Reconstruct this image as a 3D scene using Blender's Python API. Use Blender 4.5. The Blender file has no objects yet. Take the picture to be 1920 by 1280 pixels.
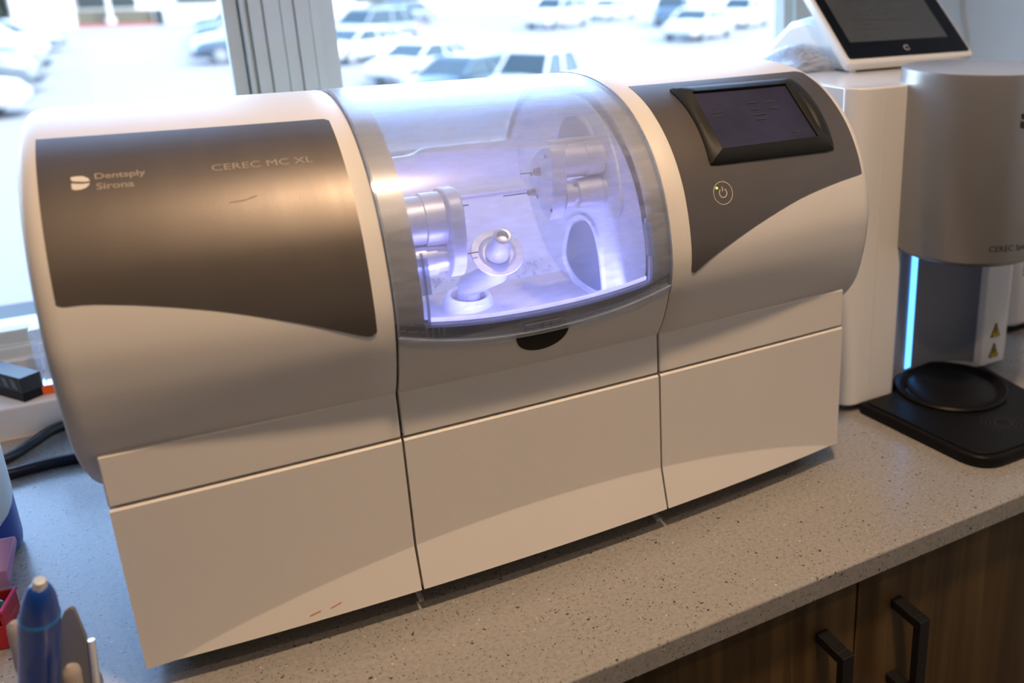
import bpy, bmesh, math, random
from mathutils import Vector, Matrix, Euler

# ------------------------------------------------------------------ camera, world, sun, lamps, exposure
# all lengths in metres; z = 0 is the worktop surface, lifted by H at the end (floor at z = 0)
H = 0.90
SC = bpy.context.scene
COL = SC.collection
R = math.radians

cam_d = bpy.data.cameras.new('camera')
cam = bpy.data.objects.new('camera', cam_d)
COL.objects.link(cam)
cam.location = (-0.25768413, -0.68933447, 0.52323177 + H)
cam.rotation_euler = (R(72.06418697), R(0.57519894), R(-30.08283586))
cam_d.sensor_width = 36.0
cam_d.lens = 1697.744 / 1920 * 36
cam_d.shift_x = -326.586 / 1920
cam_d.shift_y = -149.280 / 1920
cam_d.clip_start = 0.02
cam_d.clip_end = 500
cam_d.dof.use_dof = True
cam_d.dof.focus_distance = 0.80
cam_d.dof.aperture_fstop = 4.2
SC.camera = cam

SC.view_settings.view_transform = 'Standard'
SC.view_settings.look = 'None'
SC.view_settings.gamma = 1.0
SC.view_settings.use_curve_mapping = False
SC.view_settings.exposure = 0.10

world = bpy.data.worlds.new('world')
SC.world = world
world.use_nodes = True
wn = world.node_tree
wn.nodes.clear()
wo = wn.nodes.new('ShaderNodeOutputWorld')
wb = wn.nodes.new('ShaderNodeBackground')
ws = wn.nodes.new('ShaderNodeTexSky')
ws.sky_type = 'NISHITA'
ws.sun_disc = False
ws.sun_elevation = R(48)
ws.sun_rotation = R(150)
wb.inputs['Strength'].default_value = 1.9
wn.links.new(ws.outputs[0], wb.inputs['Color'])
wn.links.new(wb.outputs[0], wo.inputs['Surface'])

sun_d = bpy.data.lights.new('sun', 'SUN')
sun = bpy.data.objects.new('sun', sun_d)
COL.objects.link(sun)
sun_d.energy = 4.5
sun_d.angle = R(0.6)
sun_d.color = (1.0, 0.98, 0.96)
sd = Vector((-0.62, 0.50, -0.80))      # direction the sunlight travels: from behind the building, away from the room
sun.rotation_euler = sd.to_track_quat('-Z', 'Y').to_euler()

# portal in the window opening: only helps the renderer to sample the sky
po_d = bpy.data.lights.new('window_portal', 'AREA')
po = bpy.data.objects.new('window_portal', po_d)
COL.objects.link(po)
po_d.shape = 'RECTANGLE'
po_d.size = 2.0
po_d.size_y = 1.5
po_d.cycles.is_portal = True
po.location = (-0.15, 0.72, 0.80 + H)
po.rotation_euler = (R(-90), 0, 0)

CEIL = 1.65
LAMPS = [(0.02, -0.50, 1.0), (-0.08, -1.10, 0.28), (-1.1, -2.1, 0.12), (0.7, -2.2, 0.12)]
LAMP_W = 11.5

# ------------------------------------------------------------------ helpers
def tag(o, label=None, cat=None, group=None, kind=None):
    if label: o['label'] = label
    if cat: o['category'] = cat
    if group: o['group'] = group
    if kind: o['kind'] = kind
    return o

def empty(name, loc, rz=0.0, rx=0.0):
    o = bpy.data.objects.new(name, None)
    COL.objects.link(o)
    o.location = loc
    o.rotation_euler = (rx, 0, rz)
    return o

def link(name, me, mat=None, parent=None, loc=None, smooth=None, bevel=0.0, seg=3):
    o = bpy.data.objects.new(name, me)
    COL.objects.link(o)
    if mat: me.materials.append(mat)
    if parent is not None:
        o.parent = parent
        # geometry of children is written in world coordinates: undo the parent's placement
        rt = parent
        while rt.parent is not None: rt = rt.parent
        if rt.type == 'EMPTY' and not rt.get('local'):
            me.transform(Matrix.Translation(-rt.location))
    if loc is not None: o.location = loc
    if smooth is not None:
        for p in me.polygons: p.use_smooth = True
        if smooth > 0:
            try:
                me.set_sharp_from_angle(angle=R(smooth))
            except Exception:
                pass
    if bevel > 0:
        b = o.modifiers.new('bevel', 'BEVEL')
        b.width = bevel; b.segments = seg; b.limit_method = 'ANGLE'; b.angle_limit = R(35)
        b.harden_normals = False
    return o

def bm_new(): return bmesh.new()

def bm_done(bm, name='mesh'):
    bmesh.ops.recalc_face_normals(bm, faces=bm.faces)
    me = bpy.data.meshes.new(name)
    bm.to_mesh(me); bm.free()
    return me

def add_box(bm, lo, hi, M=None):
    v = []
    for z in (lo[2], hi[2]):
        for y in (lo[1], hi[1]):
            for x in (lo[0], hi[0]):
                p = Vector((x, y, z))
                v.append(bm.verts.new(M @ p if M else p))
    for f in ((0, 2, 3, 1), (4, 5, 7, 6), (0, 1, 5, 4), (2, 6, 7, 3), (0, 4, 6, 2), (1, 3, 7, 5)):
        bm.faces.new([v[i] for i in f])

def box(name, lo, hi, mat, parent=None, bevel=0.0, M=None, seg=3, smooth=35):
    bm = bm_new(); add_box(bm, lo, hi, M)
    return link(name, bm_done(bm, name), mat, parent, bevel=bevel, seg=seg, smooth=smooth)

def add_prism(bm, pts, axis, a, b, M=None):
    """outline pts (2D) extruded along axis from a to b"""
    def P(p, t):
        if axis == 'x': q = Vector((t, p[0], p[1]))
        elif axis == 'y': q = Vector((p[0], t, p[1]))
        else: q = Vector((p[0], p[1], t))
        return M @ q if M else q
    A = [bm.verts.new(P(p, a)) for p in pts]
    B = [bm.verts.new(P(p, b)) for p in pts]
    n = len(pts)
    bm.faces.new(A); bm.faces.new(B[::-1])
    for i in range(n):
        bm.faces.new((A[i], B[i], B[(i + 1) % n], A[(i + 1) % n]))

def prism(name, pts, axis, a, b, mat, parent=None, bevel=0.0, M=None, smooth=35, seg=3):
    bm = bm_new(); add_prism(bm, pts, axis, a, b, M)
    return link(name, bm_done(bm, name), mat, parent, bevel=bevel, smooth=smooth, seg=seg)

def frame_to(p, d):
    """matrix with local z along d at point p"""
    q = Vector(d).normalized().to_track_quat('Z', 'Y')
    return Matrix.Translation(Vector(p)) @ q.to_matrix().to_4x4()

def add_lathe(bm, prof, M=None, n=48, close=True):
    """prof: list of (radius, height) around local z"""
    rings = []
    for r, h in prof:
        if r < 1e-6:
            v = bm.verts.new(M @ Vector((0, 0, h)) if M else Vector((0, 0, h)))
            rings.append([v])
        else:
            rg = []
            for i in range(n):
                a = 2 * math.pi * i / n
                p = Vector((r * math.cos(a), r * math.sin(a), h))
                rg.append(bm.verts.new(M @ p if M else p))
            rings.append(rg)
    for A, B in zip(rings[:-1], rings[1:]):
        for i in range(n):
            j = (i + 1) % n
            if len(A) == 1 and len(B) == 1: continue
            if len(A) == 1: bm.faces.new((A[0], B[i], B[j]))
            elif len(B) == 1: bm.faces.new((A[i], B[0], A[j]))
            else: bm.faces.new((A[i], B[i], B[j], A[j]))
    if close:
        if len(rings[0]) > 1: bm.faces.new(rings[0])
        if len(rings[-1]) > 1: bm.faces.new(rings[-1][::-1])

def lathe(name, prof, mat, parent=None, p=(0, 0, 0), d=(0, 0, 1), n=48, smooth=40, close=True):
    bm = bm_new(); add_lathe(bm, prof, frame_to(p, d), n, close)
    return link(name, bm_done(bm, name), mat, parent, smooth=smooth)

def spl(P, n=8, closed=False):
    P = [Vector(p) for p in P]; N = len(P); out = []
    rng = range(N) if closed else range(N - 1)
    for i in rng:
        if closed: a, b, c, d = P[(i - 1) % N], P[i], P[(i + 1) % N], P[(i + 2) % N]
        else: a, b, c, d = P[max(0, i - 1)], P[i], P[i + 1], P[min(N - 1, i + 2)]
        for k in range(n):
            t = k / n
            out.append(.5 * ((2 * b) + (c - a) * t + (2 * a - 5 * b + 4 * c - d) * t * t + (3 * b - a - 3 * c + d) * t ** 3))
    if not closed: out.append(P[-1])
    return out

def add_tube(bm, pts, r, n=12, caps=True):
    pts = [Vector(p) for p in pts]
    rings = []
    up = Vector((0, 0, 1))
    prev = None
    for i, p in enumerate(pts):
        t = (pts[min(i + 1, len(pts) - 1)] - pts[max(i - 1, 0)]).normalized()
        if prev is None:
            a = t.cross(up)
            if a.length < 1e-3: a = t.cross(Vector((1, 0, 0)))
            a.normalize()
        else:
            a = (prev - t * prev.dot(t)).normalized()
        prev = a
        b = t.cross(a)
        rr = r[i] if isinstance(r, (list, tuple)) else r
        rings.append([bm.verts.new(p + (a * math.cos(2 * math.pi * k / n) + b * math.sin(2 * math.pi * k / n)) * rr) for k in range(n)])
    for A, B in zip(rings[:-1], rings[1:]):
        for k in range(n):
            bm.faces.new((A[k], A[(k + 1) % n], B[(k + 1) % n], B[k]))
    if caps:
        bm.faces.new(rings[0][::-1]); bm.faces.new(rings[-1])

def tube(name, pts, r, mat, parent=None, n=12, smooth=40):
    bm = bm_new(); add_tube(bm, pts, r, n)
    return link(name, bm_done(bm, name), mat, parent, smooth=smooth)

def rrect(x0, y0, x1, y1, r, n=6):
    """rounded rectangle outline; r one radius or four (x0y0, x1y0, x1y1, x0y1)"""
    if not isinstance(r, (list, tuple)): r = [r] * 4
    out = []
    for (cx, cy, a0, rr) in ((x0 + r[0], y0 + r[0], 180, r[0]), (x1 - r[1], y0 + r[1], 270, r[1]), (x1 - r[2], y1 - r[2], 0, r[2]), (x0 + r[3], y1 - r[3], 90, r[3])):
        for k in range(n + 1):
            a = R(a0 + 90 * k / n)
            out.append((cx + rr * math.cos(a), cy + rr * math.sin(a)))
    return out

# ------------------------------------------------------------------ materials
MATS = {}
def mat(name, color=(.8, .8, .8), rough=.5, metal=0.0, emit=None, es=0.0, coat=0.0, spec=0.5, trans=0.0, ior=1.45, bump=None, tint=None, alpha=1.0):
    """bump=(scale, strength, distance); tint=(scale, amount): gentle procedural colour variation"""
    m = bpy.data.materials.new(name); m.use_nodes = True
    nt = m.node_tree; b = nt.nodes['Principled BSDF']
    b.inputs['Base Color'].default_value = (*color, 1)
    b.inputs['Roughness'].default_value = rough
    b.inputs['Metallic'].default_value = metal
    b.inputs['Specular IOR Level'].default_value = spec
    b.inputs['Coat Weight'].default_value = coat
    b.inputs['Transmission Weight'].default_value = trans
    b.inputs['IOR'].default_value = ior
    b.inputs['Alpha'].default_value = alpha
    if emit:
        b.inputs['Emission Color'].default_value = (*emit, 1)
        b.inputs['Emission Strength'].default_value = es
    tc = nt.nodes.new('ShaderNodeTexCoord')
    if bump:
        n = nt.nodes.new('ShaderNodeTexNoise'); n.inputs['Scale'].default_value = bump[0]; n.inputs['Detail'].default_value = 2
        bp = nt.nodes.new('ShaderNodeBump'); bp.inputs['Strength'].default_value = bump[1]; bp.inputs['Distance'].default_value = bump[2]
        nt.links.new(tc.outputs['Object'], n.inputs['Vector'])
        nt.links.new(n.outputs['Fac'], bp.inputs['Height']); nt.links.new(bp.outputs['Normal'], b.inputs['Normal'])
    ts, ta = tint if tint else (6.0, 0.04)
    n2 = nt.nodes.new('ShaderNodeTexNoise'); n2.inputs['Scale'].default_value = ts; n2.inputs['Detail'].default_value = 3
    mx = nt.nodes.new('ShaderNodeMix'); mx.data_type = 'RGBA'
    mx.inputs['A'].default_value = (*[c * (1 - ta) for c in color], 1)
    mx.inputs['B'].default_value = (*[min(1, c * (1 + ta)) for c in color], 1)
    nt.links.new(tc.outputs['Object'], n2.inputs['Vector'])
    nt.links.new(n2.outputs['Fac'], mx.inputs['Factor']); nt.links.new(mx.outputs['Result'], b.inputs['Base Color'])
    MATS[name] = m
    return m

def clear_mat(name, tint=(.93, .96, 1.0), haze=.12, gloss=.35, rough=.08, streak=0.5):
    """thin clear plastic: see-through, with a fresnel reflection and a slightly dusty, scratched face"""
    m = bpy.data.materials.new(name); m.use_nodes = True
    nt = m.node_tree; nt.nodes.clear()
    out = nt.nodes.new('ShaderNodeOutputMaterial')
    tr = nt.nodes.new('ShaderNodeBsdfTransparent'); tr.inputs['Color'].default_value = (*tint, 1)
    gl = nt.nodes.new('ShaderNodeBsdfGlossy'); gl.inputs['Roughness'].default_value = rough; gl.inputs['Color'].default_value = (.95, .97, 1, 1)
    df = nt.nodes.new('ShaderNodeBsdfDiffuse'); df.inputs['Color'].default_value = (.80, .85, .95, 1)
    tl = nt.nodes.new('ShaderNodeBsdfTranslucent'); tl.inputs['Color'].default_value = (.80, .85, .95, 1)
    ad = nt.nodes.new('ShaderNodeMixShader'); ad.inputs[0].default_value = .5
    nt.links.new(df.outputs[0], ad.inputs[1]); nt.links.new(tl.outputs[0], ad.inputs[2])
    tc = nt.nodes.new('ShaderNodeTexCoord'); mp = nt.nodes.new('ShaderNodeMapping'); mp.inputs['Scale'].default_value = (14, 60, 60)
    ns = nt.nodes.new('ShaderNodeTexNoise'); ns.inputs['Scale'].default_value = 3; ns.inputs['Detail'].default_value = 5
    mr = nt.nodes.new('ShaderNodeMapRange'); mr.inputs['From Min'].default_value = .3; mr.inputs['From Max'].default_value = .75
    mr.inputs['To Min'].default_value = haze * (1 - streak); mr.inputs['To Max'].default_value = haze * (1 + streak)
    nt.links.new(tc.outputs['Object'], mp.inputs['Vector']); nt.links.new(mp.outputs[0], ns.inputs['Vector']); nt.links.new(ns.outputs['Fac'], mr.inputs['Value'])
    m1 = nt.nodes.new('ShaderNodeMixShader')
    nt.links.new(mr.outputs[0], m1.inputs[0]); nt.links.new(tr.outputs[0], m1.inputs[1]); nt.links.new(ad.outputs[0], m1.inputs[2])
    fr = nt.nodes.new('ShaderNodeFresnel'); fr.inputs['IOR'].default_value = 1.45
    mu = nt.nodes.new('ShaderNodeMath'); mu.operation = 'MULTIPLY'; mu.inputs[1].default_value = gloss
    nt.links.new(fr.outputs[0], mu.inputs[0])
    m2 = nt.nodes.new('ShaderNodeMixShader')
    nt.links.new(mu.outputs[0], m2.inputs[0]); nt.links.new(m1.outputs[0], m2.inputs[1]); nt.links.new(gl.outputs[0], m2.inputs[2])
    nt.links.new(m2.outputs[0], out.inputs['Surface'])
    MATS[name] = m
    return m

def quartz_mat():
    m = bpy.data.materials.new('quartz'); m.use_nodes = True
    nt = m.node_tree; b = nt.nodes['Principled BSDF']
    tc = nt.nodes.new('ShaderNodeTexCoord')
    base = nt.nodes.new('ShaderNodeTexNoise'); base.inputs['Scale'].default_value = 260; base.inputs['Detail'].default_value = 4
    nt.links.new(tc.outputs['Object'], base.inputs['Vector'])
    cr = nt.nodes.new('ShaderNodeValToRGB')
    cr.color_ramp.elements[0].position = .3; cr.color_ramp.elements[0].color = (.26, .25, .24, 1)
    cr.color_ramp.elements[1].position = .7; cr.color_ramp.elements[1].color = (.34, .327, .312, 1)
    nt.links.new(base.outputs['Fac'], cr.inputs[0])
    cur = cr.outputs[0]
    def specks(scale, size, frac, color, seed):
        nonlocal cur
        mp = nt.nodes.new('ShaderNodeMapping'); mp.inputs['Location'].default_value = (seed, seed * 1.7, seed * .3)
        nd = nt.nodes.new('ShaderNodeTexNoise'); nd.inputs['Scale'].default_value = scale * 1.6
        vm = nt.nodes.new('ShaderNodeVectorMath'); vm.operation = 'MULTIPLY_ADD'
        vm.inputs[1].default_value = (.6 / scale,) * 3
        nt.links.new(tc.outputs['Object'], mp.inputs['Vector']); nt.links.new(tc.outputs['Object'], nd.inputs['Vector'])
        nt.links.new(nd.outputs['Color'], vm.inputs[0]); nt.links.new(mp.outputs[0], vm.inputs[2])
        v = nt.nodes.new('ShaderNodeTexVoronoi'); v.inputs['Scale'].default_value = scale
        nt.links.new(vm.outputs[0], v.inputs['Vector'])
        lt = nt.nodes.new('ShaderNodeMath'); lt.operation = 'LESS_THAN'; lt.inputs[1].default_value = size
        nt.links.new(v.outputs['Distance'], lt.inputs[0])
        sp = nt.nodes.new('ShaderNodeSeparateColor'); nt.links.new(v.outputs['Color'], sp.inputs[0])
        l2 = nt.nodes.new('ShaderNodeMath'); l2.operation = 'LESS_THAN'; l2.inputs[1].default_value = frac
        nt.links.new(sp.outputs[0], l2.inputs[0])
        mm = nt.nodes.new('ShaderNodeMath'); mm.operation = 'MULTIPLY'
        nt.links.new(lt.outputs[0], mm.inputs[0]); nt.links.new(l2.outputs[0], mm.inputs[1])
        mx = nt.nodes.new('ShaderNodeMix'); mx.data_type = 'RGBA'; mx.inputs['B'].default_value = (*color, 1)
        nt.links.new(mm.outputs[0], mx.inputs['Factor']); nt.links.new(cur, mx.inputs['A'])
        cur = mx.outputs['Result']
    specks(260, .22, .30, (.10, .092, .085), 3.1)
    specks(420, .28, .25, (.16, .150, .140), 7.7)
    specks(150, .20, .10, (.06, .055, .055), 11.3)
    specks(330, .20, .035, (.75, .72, .68), 5.9)
    nt.links.new(cur, b.inputs['Base Color'])
    b.inputs['Roughness'].default_value = .24
    b.inputs['Specular IOR Level'].default_value = .5
    MATS['quartz'] = m
    return m

def wood_mat():
    m = bpy.data.materials.new('wood'); m.use_nodes = True
    nt = m.node_tree; b = nt.nodes['Principled BSDF']
    tc = nt.nodes.new('ShaderNodeTexCoord')
    mp = nt.nodes.new('ShaderNodeMapping'); mp.inputs['Scale'].default_value = (26, 26, .9)
    n = nt.nodes.new('ShaderNodeTexNoise'); n.inputs['Scale'].default_value = 1.6; n.inputs['Detail'].default_value = 6; n.inputs['Distortion'].default_value = .9
    mp2 = nt.nodes.new('ShaderNodeMapping'); mp2.inputs['Scale'].default_value = (240, 240, 5)
    n2 = nt.nodes.new('ShaderNodeTexNoise'); n2.inputs['Scale'].default_value = 1; n2.inputs['Detail'].default_value = 3
    nt.links.new(tc.outputs['Object'], mp.inputs[0]); nt.links.new(mp.outputs[0], n.inputs['Vector'])
    nt.links.new(tc.outputs['Object'], mp2.inputs[0]); nt.links.new(mp2.outputs[0], n2.inputs['Vector'])
    cr = nt.nodes.new('ShaderNodeValToRGB'); e = cr.color_ramp.elements
    e[0].position = .30; e[0].color = (.055, .028, .009, 1)
    e[1].position = .68; e[1].color = (.165, .096, .034, 1)
    x = e.new(.5); x.color = (.105, .060, .020, 1)
    nt.links.new(n.outputs['Fac'], cr.inputs[0])
    mx = nt.nodes.new('ShaderNodeMix'); mx.data_type = 'RGBA'; mx.blend_type = 'MULTIPLY'; mx.inputs['Factor'].default_value = .35
    nt.links.new(cr.outputs[0], mx.inputs['A']); nt.links.new(n2.outputs['Fac'], mx.inputs['B'])
    nt.links.new(mx.outputs['Result'], b.inputs['Base Color'])
    b.inputs['Roughness'].default_value = .5
    MATS['wood'] = m
    return m

def inlay_mat():
    m = mat('inlay', (.172, .152, .138), .40, .66, bump=(900, .12, .0004), tint=(30, .06))
    nt = m.node_tree; b = nt.nodes['Principled BSDF']
    tc = nt.nodes.new('ShaderNodeTexCoord'); mp = nt.nodes.new('ShaderNodeMapping'); mp.inputs['Scale'].default_value = (60, 6, 6)
    n = nt.nodes.new('ShaderNodeTexNoise'); n.inputs['Scale'].default_value = 1.4; n.inputs['Detail'].default_value = 4
    mr = nt.nodes.new('ShaderNodeMapRange'); mr.inputs['To Min'].default_value = .38; mr.inputs['To Max'].default_value = .47
    nt.links.new(tc.outputs['Object'], mp.inputs[0]); nt.links.new(mp.outputs[0], n.inputs['Vector'])
    nt.links.new(n.outputs['Fac'], mr.inputs['Value']); nt.links.new(mr.outputs[0], b.inputs['Roughness'])
    return m

M_housing = mat('housing', (.74, .715, .69), .46, bump=(1300, .10, .0004), tint=(8, .02))
M_panel = mat('panel', (.72, .695, .67), .50, bump=(1300, .10, .0004), tint=(8, .03))
M_inlay = inlay_mat()
M_groove = mat('groove', (.16, .135, .12), .7)
M_rim = mat('rim', (.50, .46, .43), .42, .25, bump=(900, .1, .0003))
M_rimdark = mat('rim_dark', (.055, .05, .055), .45, .1)
M_lid = clear_mat('lid_plastic', (.92, .95, 1.0), haze=.20, gloss=.6, rough=.22, streak=.45)
M_lip = clear_mat('lid_lip', (.75, .85, 1.0), haze=.45, gloss=.9, rough=.12, streak=.2)
M_chamber = mat('chamber', (.74, .79, .86), .28, coat=.3, bump=(160, .12, .001), tint=(25, .12))
M_wet = mat('wet_tray', (.45, .52, .66), .18, coat=.5, bump=(120, .3, .002), tint=(40, .2))
M_recess = mat('recess', (.10, .15, .20), .3, tint=(20, .15))
M_steel = mat('steel', (.70, .70, .72), .38, .6, bump=(300, .08, .0003))
M_steel2 = mat('cast_steel', (.60, .62, .68), .45, .4, bump=(180, .25, .0006), tint=(60, .15))
M_dark = mat('dark_tool', (.05, .05, .06), .4, .6)
M_black = mat('black_plastic', (.008, .008, .009), .40, spec=.15, bump=(700, .15, .0004))
M_bezel = mat('bezel', (.018, .018, .017), .5, spec=.3, bump=(1100, .2, .0003))
M_screen = mat('lcd', (.030, .031, .070), .55, spec=.3, bump=(40, .05, .001), tint=(35, .35))
M_mark = mat('pale_print', (.62, .56, .50), .5)
M_mark2 = mat('faint_print', (.36, .31, .27), .5)
M_logo = mat('logo_print', (.80, .74, .68), .5)
M_darkprint = mat('dark_print', (.03, .03, .035), .5)
M_led = mat('violet_led', (.3, .3, .9), .5, emit=(.50, .46, 1.0), es=2.0)
M_greenled = mat('green_led', (.3, .8, .05), .5, emit=(.55, 1.0, .05), es=2.5)
M_quartz = quartz_mat()
M_wood = wood_mat()
M_handle = mat('handle_black', (.010, .010, .010), .4)
M_frame = mat('window_frame', (.60, .67, .67), .5, tint=(10, .03))
M_sill = mat('sill_paint', (.62, .62, .60), .45, bump=(90, .15, .001))
M_caulk = mat('caulk', (.60, .52, .42), .6)
M_wall = mat('wall_paint', (.74, .83, .90), .6, bump=(300, .1, .0005))
M_wall2 = mat('brown_wall_paint', (.20, .17, .145), .7)
M_ceil = mat('ceiling_paint', (.42, .41, .39), .8)
M_floor = mat('floor_vinyl', (.12, .10, .085), .5)
M_pane = clear_mat('window_glass', (.97, .99, 1.0), haze=.0, gloss=.8, rough=.0, streak=0)
M_white = mat('white_gloss', (.80, .81, .83), .22, coat=.3, tint=(4, .02))
M_whitem = mat('white_satin', (.66, .67, .70), .35, tint=(4, .02))
M_silver = mat('silver_paint', (.36, .37, .39), .34, .55, bump=(1500, .08, .0002), tint=(40, .04))
M_silvertop = mat('silver_top', (.55, .58, .62), .30, .45, tint=(40, .04))
M_col = mat('column_grey', (.26, .26, .28), .5, tint=(10, .03))
M_cyan = mat('cyan_strip', (.2, .5, 1), .4, emit=(.10, .42, 1.0), es=2.6)
M_tabglass = mat('tablet_glass', (.004, .004, .005), .12, spec=.18)
M_tablcd = mat('tablet_lcd', (.070, .076, .078), .22, tint=(12, .15))
M_tabtext = mat('tablet_text', (.050, .052, .062), .3)
M_film = clear_mat('plastic_film', (.92, .97, 1.0), haze=.50, gloss=.9, rough=.15, streak=.8)
M_yellow = mat('warning_yellow', (.62, .42, .02), .5)
M_cable = mat('cable_black', (.010, .011, .013), .35)
M_cardblack = mat('black_card', (.018, .020, .024), .45)
M_scratch = mat('scuffs', (.16, .18, .20), .5, tint=(400, .9))
M_orange = mat('orange_plastic', (.85, .12, .01), .4)
M_clearbox = clear_mat('clear_box', (.93, .95, 1.0), haze=.18, gloss=1.0, rough=.05, streak=.5)
M_bottle = mat('bottle_white', (.62, .70, .76), .35, tint=(5, .04))
M_blue = mat('blue_plastic', (.010, .070, .40), .30, coat=.3, tint=(10, .08))
M_bluedeep = mat('blue_deep', (.02, .05, .30), .35, tint=(10, .1))
M_cyanring = mat('cyan_ring', (.01, .28, .75), .3)
M_purple = mat('purple_card', (.55, .32, .58), .5)
M_red = mat('red_card', (.50, .02, .03), .45, tint=(30, .15))
M_pink = mat('pink_edge', (.65, .03, .16), .4)
M_teal = mat('teal_ball', (.01, .12, .13), .2, coat=.5)
M_holder = mat('holder_grey', (.20, .21, .22), .35, coat=.2)
M_holder2 = mat('holder_tan', (.42, .36, .31), .4)
M_tip = mat('tip_chrome', (.85, .88, .92), .28, .45)
M_asphalt = mat('asphalt', (.16, .158, .155), .9, tint=(.15, .08))
M_bwall = mat('stucco', (.42, .41, .37), .9)
M_stucco2 = mat('stucco_grey', (.15, .145, .14), .9)
M_bdark = mat('dark_glazing', (.02, .025, .025), .25)
M_hedge = mat('hedge', (.02, .028, .018), .9, tint=(3, .6))
M_planter = mat('planter_wall', (.07, .06, .04), .9)
M_curb = mat('red_curb', (.20, .05, .035), .9)
M_tyre = mat('tyre', (.05, .06, .07), .7)
M_hub = mat('wheel_hub', (.25, .26, .27), .35, .5)
M_carglass = mat('car_glass', (.02, .035, .04), .15, spec=.3)
M_carwhite = mat('car_white', (.36, .36, .36), .3, coat=.5)
M_carsilver = mat('car_silver', (.12, .14, .15), .3, .3, coat=.5)
M_carblue = mat('car_blue', (.022, .045, .065), .3, .2, coat=.5)
M_cardark = mat('car_dark', (.015, .03, .04), .3, .2, coat=.5)
M_lampred = mat('tail_red', (.6, .05, .04), .3)
M_bulb = mat('lamp_disc', (1, .9, .75), .5, emit=(1.0, .74, .48), es=6.0)

# ------------------------------------------------------------------ room
X0, X1, Y0, YW = -1.7, 1.10, -3.0, 0.69       # left wall, right wall, rear wall, window wall (inner faces)
def struct(o): o['kind'] = 'structure'; return o
struct(box('floor', (X0 - .1, Y0 - .1, -H - .08), (X1 + .1, YW + .2, -H), M_floor))
struct(box('ceiling', (X0 - .1, Y0 - .1, CEIL), (X1 + .1, YW + .2, CEIL + .1), M_ceil))
struct(box('wall_left', (X0 - .1, Y0, -H), (X0, YW, CEIL), M_wall2))
struct(box('wall_right', (X1, Y0, -H), (X1 + .1, YW, CEIL), M_wall))
struct(box('wall_rear', (X0, Y0 - .1, -H), (X1, Y0, CEIL), M_wall2))
WX0, WX1, WZ0, WZ1 = -1.25, 0.80, 0.055, 1.50      # opening of the window band
bm = bm_new()
add_box(bm, (X0 - .1, YW, -H), (X1 + .1, YW + .16, WZ0))
add_box(bm, (X0 - .1, YW, WZ1), (X1 + .1, YW + .16, CEIL + .05))
add_box(bm, (X0 - .1, YW, WZ0), (WX0, YW + .16, WZ1))
add_box(bm, (WX1 + .0, YW, WZ0), (X1 + .1, YW + .03, WZ1)); add_box(bm, (WX1 + .14, YW + .03, WZ0), (X1 + .1, YW + .16, WZ1))
struct(link('wall_window', bm_done(bm), M_wall))

# outer face of the building around the window band
EXT = []
for nm, lo_, hi_ in (('wall_exterior_left', (-30, YW + .165, -2.78), (WX0, YW + .30, 7)), ('wall_exterior_right', (WX1 + .25, YW + .165, -2.78), (40, YW + .30, 7)),
                     ('wall_exterior_top', (WX0 + .001, YW + .165, WZ1), (WX1 - .001, YW + .30, 7)), ('wall_exterior_bottom', (WX0 + .001, YW + .165, -2.78), (WX1 - .001, YW + .30, WZ0 - .02))):
    struct(box(nm, lo_, hi_, MATS['stucco_grey']))

# windows: frame with stepped rails, glass pane
def window(name, x0, x1, wl, wr):
    """opening between x0 and x1; wl / wr: widths of the stile on the left and right"""
    root = empty(name, ((x0 + x1) / 2, .69, WZ0)); struct(root)
    bm = bm_new()
    # bottom rail in two steps, top rail, stiles
    add_box(bm, (x0, .668, WZ0 + .001), (x1, .700, .071))
    add_box(bm, (x0, .680, .0735), (x1, .712, .090))
    add_box(bm, (x0, .674, .0705), (x1, .700, .074))
    add_box(bm, (x0, .680, WZ1 - .04), (x1, .712, WZ1))
    add_box(bm, (x0, .672, .0905), (x0 + wl, .712, WZ1 - .04))
    add_box(bm, (x1 - wr, .672, .0905), (x1, .712, WZ1 - .04))
    struct(link('window_frame', bm_done(bm), M_frame, root, smooth=30, bevel=.0015))
    bm = bm_new()
    add_box(bm, (x0 + wl - .003, .700, .089), (x1 - wr + .003, .7005, WZ1 - .039))
    struct(link('window_pane', bm_done(bm), M_pane, root))
    return root
window('window_1', WX0, -.150, .03, .017)
window('window_2', -.052, .743, .022, .011)
# mullion cover between the two windows, with beads and shallow flutes
bm = bm_new()
add_box(bm, (-.1485, .655, .06), (-.143, .71, WZ1))
add_box(bm, (-.139, .652, .06), (-.1225, .71, WZ1))
add_box(bm, (-.143, .664, .06), (-.139, .71, WZ1))
for i, (a, b, y) in enumerate(((-.1215, -.1015, .648), (-.1005, -.0845, .651), (-.0835, -.0650, .648), (-.0640, -.0530, .653))):
    add_box(bm, (a, y, .06), (b, .71, WZ1))
add_box(bm, (-.1225, .662, .06), (-.052, .71, WZ1))
struct(link('trim_1', bm_done(bm), M_frame, smooth=30, bevel=.001))
# right-hand jamb of the second window
bm = bm_new()
add_box(bm, (.745, .655, .06), (.778, .71, WZ1))
add_box(bm, (.780, .660, .06), (.800, .70, WZ1))
add_box(bm, (.740, .670, .06), (.805, .71, WZ1))
struct(link('trim_2', bm_done(bm), M_frame, smooth=30, bevel=.002))
# sill: low painted ledge with a second step under the frame
struct(box('windowsill', (X0, .541, -.02), (X1, .69, .041), M_sill, bevel=.003))
struct(box('trim_3', (X0, .653, .0412), (X1, .69, .058), M_sill, bevel=.002))
struct(box('trim_4', (X0, .5385, .0002), (X1, .5408, .0022), M_caulk))
struct(box('baseboard_right', (X1 - .012, Y0, -H), (X1, -.16, -H + .1), M_white))

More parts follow.
